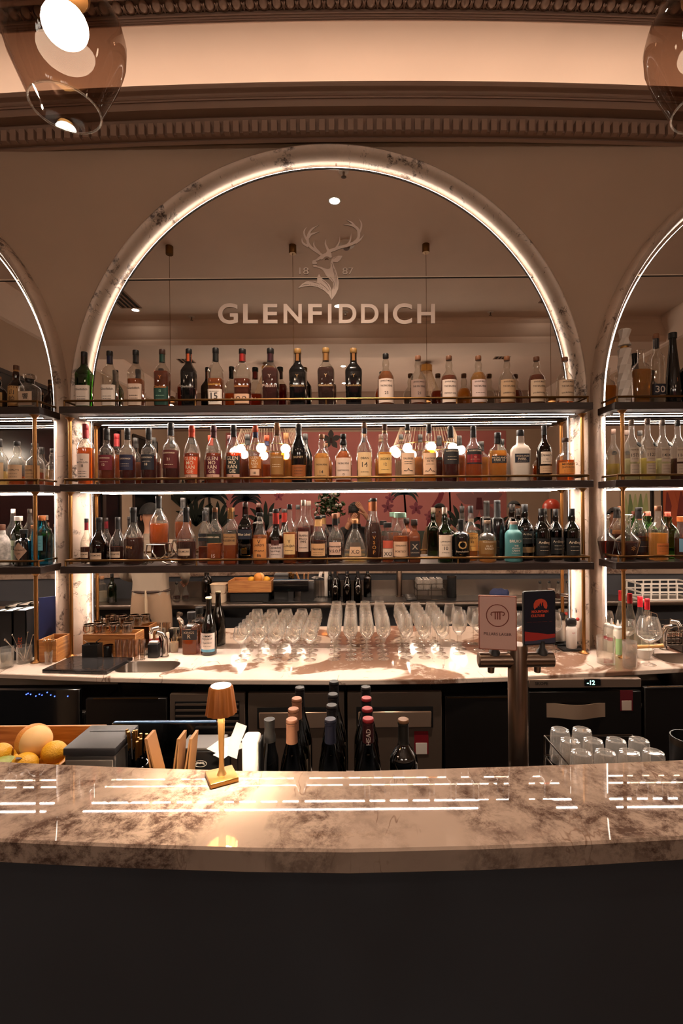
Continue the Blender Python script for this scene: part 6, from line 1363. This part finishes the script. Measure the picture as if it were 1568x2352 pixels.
# flower arrangement and red dome lamp on a console behind the guests
v = PM(757, 1168, 8.5)
t = thing('console_table', 'tall dark console table carrying flowers behind the guests', 'table', (v.x, v.y, 0)); obj('top', rbox((0, 0, 1.18), (.6, .4, .04), .005, 1), M_DARK, t)
for sx in (-1, 1):
    for sy in (-1, 1): obj('leg', box((sx * .26, sy * .16, .58), (.04, .04, 1.16)), M_DARK, t)
t = thing('flower_arrangement', 'leafy arrangement with white flowers in a dark vase', 'flowers', (v.x, v.y, 1.2005))
obj('vase', lathe([(0, 0), (.06, 0), (.09, .06), (.10, .16), (.07, .24), (.08, .27)], 18), M_BLACKG, t)
g = []; rnd = random.Random(3)
for i in range(260):
    a, b_, rr = rnd.uniform(0, 2 * pi), rnd.uniform(-.3, 1.4), rnd.uniform(.12, .30)
    c = Vector((rr * cos(a) * cos(b_), rr * sin(a) * cos(b_), .50 + rr * 1.25 * sin(b_))); d_ = Vector((rnd.uniform(-1, 1), rnd.uniform(-1, 1), rnd.uniform(-.5, 1))).normalized(); s_ = d_.orthogonal().normalized() * .022
    V = [tuple(c - d_ * .05), tuple(c + s_), tuple(c + d_ * .06), tuple(c - s_)]; g.append((V, [(0, 1, 2, 3)]))
lf = obj('foliage', g, pm((58, 84, 44), .6), t, 0); lf['kind'] = 'stuff'
for i in range(9):
    a, b_ = rnd.uniform(0, 2 * pi), rnd.uniform(-.1, 1.2); obj('white_flower', ball((.28 * cos(a) * cos(b_), .28 * sin(a) * cos(b_), .50 + .33 * sin(b_)), .03, 8, 6), M_WHITE, t)
v = PM(1266, 1160, 8.2)
t = thing('dome_lamp', 'red dome floor lamp mirrored behind the green bottles', 'lamp', (v.x, v.y, 0)); obj('base', lathe([(0, 0), (.16, 0), (.16, .02), (.03, .04)], 20), M_BLACK, t); obj('stem', tube([(0, 0, .03), (0, 0, 1.72)], .015, 8), M_BLACK, t); obj('dome', lathe([(.15, 1.72), (.145, 1.78), (.105, 1.85), (.05, 1.885), (0, 1.89)], 24), pm((176, 60, 40), .3, coat=.5), t)

# ---------------- things on the work shelf outside the direct view, mirrored below the lowest shelf
for i, (x, D, sh, gl_, lq, cp_, lab, h, r) in enumerate(((-1.40, 1.44, 'wine', 'wineg', None, BK, 'dark wine bottle mirrored beside the bartender', .30, .038), (-1.41, 1.345, 'wine', 'wineg', None, (60, 20, 24), 'second dark wine bottle mirrored beside the bartender', .30, .038),
    (-2.28, 1.45, 'laph', 'green', None, BK, 'green bottle on the rear shelf left of the bartender', .27, .04), (-2.40, 1.40, 'gin', 'clear', WTR, CORK, 'clear bottle on the rear shelf left of the bartender', .24, .042), (-2.52, 1.46, 'tall', 'clear', PALE, M_BLACK and BK, 'tall clear bottle at the far left of the rear shelf', .31, .038))):
    t = thing('bottle', lab, 'bottle', (x, D, ZW)); bottle(t, h, r, sh, gl_, lq, .4, cp_, None, [(.12, .40, 62, CRM, INK, [small(.5)])], None)
for i in range(4):
    x = -1.62 - .085 * i; t = thing('carafe', 'small stoppered glass carafe mirrored behind the left sink, %s from right' % ORD[i], 'carafe', (x, 1.36, ZW))
    obj('glass', lathe([(0, 0), (.03, 0), (.034, .01), (.032, .05), (.014, .10), (.013, .14), (.016, .15)], 16), GLASS['clear'], t); obj('stopper', ball((0, 0, .16), .014, 10, 6), M_BLACK, t); obj('liquid', lathe([(0, .004), (.030, .01), (.029, .04), (0, .04)], 14), lmat(MAHO, .4), t)
for i in range(5):
    x = 1.74 + .085 * i; t = thing('carafe', 'dark filled glass carafe mirrored behind the right taps, %s from left' % ORD[i], 'carafe', (x, 1.47, ZW))
    obj('glass', lathe([(0, 0), (.03, 0), (.034, .01), (.032, .05), (.014, .10), (.013, .14), (.016, .15)], 16), GLASS['clear'], t); obj('stopper', ball((0, 0, .16), .014, 10, 6), M_BLACK, t); obj('liquid', lathe([(0, .004), (.030, .01), (.029, .05), (0, .05)], 14), lmat(MAHO, .5), t)
t = thing('folded_cloth', 'crumpled navy bar cloth mirrored behind the tap badge', 'cloth', (1.36, 1.46, ZW))
V, Fc = ball((0, 0, .05), .085, 20, 12, (1.1, .9, .6)); V = [tuple(Vector(q) * (1 + .16 * noise.noise(Vector(q) * 28))) for q in V]; V = [(a, b_, max(0, c)) for a, b_, c in V]
obj('cloth', (V, Fc), pm((30, 38, 74), .85), t); obj('hem', tube([(-.08, -.05, .004), (0, -.075, .004), (.08, -.05, .004)], .004, 6), pm((26, 32, 64), .85), t)
t = thing('plastic_tub', 'two stacked white food tubs mirrored left of the till', 'tub', (-1.27, 1.46, ZW))
for z in (0, .085): obj('tub', lathe([(0, z), (.062, z), (.072, z + .078), (.076, z + .08), (.076, z + .084)], 20, sq=5), pm((214, 190, 164), .5), t)
t = thing('white_glass_rack', 'white plastic dish rack of glasses mirrored in the right bay', 'rack', (2.88, 1.44, ZW))
for z in (.006, .075, .15):
    for sy in (-1, 1): obj('rail', box((0, sy * .125, z), (.52, .01, .014)), M_WHITE, t)
    for sx in (-1, 1): obj('rail', box((sx * .255, 0, z), (.01, .24, .014)), M_WHITE, t)
for i in range(7):
    for sy in (-1, 1): obj('slat', box((-.24 + .08 * i, sy * .125, .078), (.012, .008, .15)), M_WHITE, t)

# ---------------- people
def person(name, label, loc, rz, J, cols, hair, tall=1.0, shade=None, cap=None):
    """J overrides joints; figure faces -Y. cols: shirt, trousers, skin, shoes"""
    base = {'pelvis': (0, 0, .96, .145, .105, 't'), 'belly': (0, .005, 1.10, .135, .10, 's'), 'chest': (0, .0, 1.32, .16, .105, 's'), 'collar': (0, .005, 1.46, .085, .075, 's'), 'neck': (0, -.005, 1.53, .052, .052, 'k'), 'jaw': (0, -.03, 1.585, .062, .070, 'k'), 'head': (0, -.012, 1.665, .074, .092, 'k'), 'crown': (0, -.005, 1.73, .058, .070, 'k')}
    for s, n_ in ((-1, 'L'), (1, 'R')):
        base.update({'sh' + n_: (s * .165, 0, 1.42, .062, .062, 's'), 'el' + n_: (s * .23, .03, 1.14, .045, .045, 's'), 'wr' + n_: (s * .25, -.06, .90, .029, .026, 'k'), 'pa' + n_: (s * .25, -.085, .83, .034, .018, 'k'),
                     'hip' + n_: (s * .09, 0, .88, .092, .095, 't'), 'kn' + n_: (s * .10, -.01, .50, .062, .065, 't'), 'an' + n_: (s * .105, .02, .09, .042, .045, 't'), 'he' + n_: (s * .105, .03, .045, .036, .036, 'b'), 'to' + n_: (s * .12, -.15, .035, .038, .028, 'b')})
    for k_, v in J.items(): base[k_] = tuple(v) + tuple(base[k_][3:]) if len(v) == 3 else v
    E = [('pelvis', 'belly'), ('belly', 'chest'), ('chest', 'collar'), ('collar', 'neck'), ('neck', 'jaw'), ('jaw', 'head'), ('head', 'crown')]
    for n_ in 'LR':
        E += [('chest', 'sh' + n_), ('sh' + n_, 'el' + n_), ('el' + n_, 'wr' + n_), ('wr' + n_, 'pa' + n_), ('pelvis', 'hip' + n_), ('hip' + n_, 'kn' + n_), ('kn' + n_, 'an' + n_), ('an' + n_, 'he' + n_), ('he' + n_, 'to' + n_)]
        w_, p_ = Vector(base['wr' + n_][:3]), Vector(base['pa' + n_][:3]); d_ = (p_ - w_).normalized(); sgn = -1 if n_ == 'L' else 1
        side = d_.cross(Vector((0, 1, 0))); side = side.normalized() if side.length > .2 else d_.cross(Vector((1, 0, 0))).normalized()
        curl = side.cross(d_).normalized()
        for i, (off, ln) in enumerate(((-.024, .062), (-.008, .072), (.008, .068), (.023, .054))):
            a_ = p_ + side * off + d_ * .028; b_ = a_ + d_ * ln * .55 + curl * .006; c_ = b_ + d_ * ln * .4 + curl * .022
            base['f%d%s' % (i, n_)] = (*a_, .0095, .009, 'k'); base['g%d%s' % (i, n_)] = (*b_, .0085, .008, 'k'); base['i%d%s' % (i, n_)] = (*c_, .0072, .007, 'k')
            E += [('pa' + n_, 'f%d%s' % (i, n_)), ('f%d%s' % (i, n_), 'g%d%s' % (i, n_)), ('g%d%s' % (i, n_), 'i%d%s' % (i, n_))]
        a_ = w_.lerp(p_, .6) + side * -.036; b_ = a_ + d_ * .032 + side * -.016 + curl * .01
        base['tm' + n_] = (*a_, .011, .010, 'k'); base['tn' + n_] = (*b_, .0085, .008, 'k'); E += [('wr' + n_, 'tm' + n_), ('tm' + n_, 'tn' + n_)]
    keys = list(base); idx = {k_: i for i, k_ in enumerate(keys)}
    me = bpy.data.meshes.new('sk'); me.from_pydata([base[k_][:3] for k_ in keys], [(idx[a], idx[b_]) for a, b_ in E], []); me.update()
    ob = bpy.data.objects.new('sk', me); COL.objects.link(ob)
    sk = ob.modifiers.new('s', 'SKIN')
    for i, k_ in enumerate(keys):
        sv = me.skin_vertices[0].data[i]; sv.radius = base[k_][3:5]; sv.use_root = (k_ == 'pelvis')
    sk.use_smooth_shade = True; ob.modifiers.new('u', 'SUBSURF').levels = 2
    dg = bpy.context.evaluated_depsgraph_get(); dg.update(); me2 = bpy.data.meshes.new_from_object(ob.evaluated_get(dg)); bpy.data.objects.remove(ob)
    ms = [pm(cols[0], .85), pm(cols[1], .85), pm(cols[2], .55), pm(cols[3], .6)]
    me2.materials.clear()
    for m_ in ms: me2.materials.append(m_)
    pts = [(Vector(base[k_][:3]), {'s': 0, 't': 1, 'k': 2, 'b': 3}[base[k_][5]]) for k_ in keys]
    segs = [(Vector(base[a][:3]), Vector(base[b_][:3]), pts[idx[a]][1], pts[idx[b_]][1]) for a, b_ in E]
    for f in me2.polygons:
        c = f.center; best = (9e9, 0)
        for a, b_, ta, tb in segs:
            ab = b_ - a; t_ = max(0, min(1, (c - a).dot(ab) / max(ab.length_squared, 1e-9))); d2 = (c - a - ab * t_).length_squared
            if d2 < best[0]: best = (d2, ta if t_ < (.85 if tb == 2 and ta == 0 else .5) else tb)
        f.material_index = best[1]; f.use_smooth = True
    t = thing(name, label, 'person', loc, rz); t.scale = (tall, tall, tall)
    obj('body', me2, None, t)
    hx, hy, hz = base['head'][:3]
    hp_ = []
    V, Fc = ball((0, 0, 0), 1, 18, 12)
    keep = [i for i, q in enumerate(V) if q[2] > -.25 + .75 * max(0, -q[1])]; mp2 = {k_: i for i, k_ in enumerate(keep)}
    V2 = [(hx + V[i][0] * .088, hy + .012 + V[i][1] * .104, hz + .018 + V[i][2] * .098) for i in keep]; F2 = [tuple(mp2[j] for j in f) for f in Fc if all(j in mp2 for j in f)]
    obj('hair' if not cap else 'cap', (V2, F2), pm(hair, .8, bump=.3, bscale=120), t)
    if cap: obj('cap_peak', rbox((hx, hy - .13, hz + .035), (.13, .09, .008), .003, 1), pm(hair, .8), t)
    for s in (-1, 1):
        obj('eye', ball((hx + s * .03, hy - .086, hz - .002), .010, 8, 6), pm((30, 22, 20), .3), t); obj('ear', ball((hx + s * .080, hy + .008, hz - .015), .022, 8, 6, (.4, .8, 1.2)), pm(cols[2], .55), t)
    obj('nose', ball((hx, hy - .096, hz - .025), .014, 8, 6, (.8, 1, 1.4)), pm(cols[2], .55), t); obj('mouth', ball((hx, hy - .088, hz - .058), .018, 8, 6, (1, .3, .25)), pm((130, 66, 58), .5), t)
    return t
SKN = (190, 136, 106)
# bartender, back to the mirror
bt = person('person', 'bartender in light shirt and khaki trousers with apron tie, back turned', (-1.74, 1.86, 0), 0, {'elL': (-.27, -.06, 1.16), 'wrL': (-.20, -.26, 1.08), 'paL': (-.17, -.33, 1.06), 'elR': (.27, -.06, 1.16), 'wrR': (.20, -.26, 1.08), 'paR': (.17, -.33, 1.06)}, ((150, 134, 118), (150, 122, 98), SKN, (30, 26, 24)), (18, 15, 14), 1.02)
obj('apron_tie', tube([(.004, .118, 1.06), (.010, .128, .98), (.012, .126, .84)], [.006, .012, .010], 6), pm((170, 148, 124), .8), bt); obj('apron_string', tube([(.152 * cos(2 * pi * i / 28), .112 * sin(2 * pi * i / 28), 1.045) for i in range(28)], .010, 6, True), pm((60, 44, 38), .8), bt)
# photographer behind the camera
ph = person('person', 'photographer in dark clothes holding a camera to the face', (.02, -.20, 0), pi, {'elL': (-.30, -.14, 1.30), 'wrL': (-.13, -.20, 1.62), 'paL': (-.07, -.215, 1.70), 'elR': (.24, -.16, 1.22), 'wrR': (.08, -.22, 1.50), 'paR': (.04, -.235, 1.56)}, ((34, 32, 34), (30, 30, 34), SKN, (20, 20, 20)), (20, 16, 15), 1.03)
cmr = thing('photo_camera', 'black camera held up by the photographer', 'camera', (0, -.045, 1.74)); obj('body', rbox((0, -.005, .0), (.13, .045, .09), .008, 2), M_BLACK, cmr); obj('prism', rbox((0, -.005, .055), (.05, .04, .03), .006, 2), M_BLACK, cmr)
# the lens ends behind the picture's own viewpoint
obj('lens', lathe([(.034, 0), (.036, .004), (.036, .02), (.032, .024)], 20), M_BLACK, cmr).rotation_euler = (-pi / 2, 0, 0)
person('person', 'guest with dark hair in a tan shirt behind the wine bottles of the mirror', (1.19, -.70, 0), pi + .5, {}, ((150, 118, 88), (50, 46, 46), SKN, (30, 24, 22)), (22, 18, 16), 1.02)
person('person', 'guest in a black cap and black top mirrored at the right', (2.42, -1.30, 0), pi - .3, {'elL': (-.26, -.10, 1.20), 'wrL': (-.10, -.24, 1.38), 'paL': (-.06, -.26, 1.46)}, ((24, 22, 24), (26, 26, 30), SKN, (20, 20, 20)), (16, 15, 16), 1.04, cap=True)
person('person', 'guest in a navy knitted top mirrored in the right bay', (3.05, .35, 0), pi + .2, {'elR': (.28, -.12, 1.16), 'wrR': (.18, -.34, 1.12), 'paR': (.15, -.41, 1.13)}, ((40, 40, 62), (34, 32, 36), SKN, (20, 20, 20)), (40, 28, 22), .98)
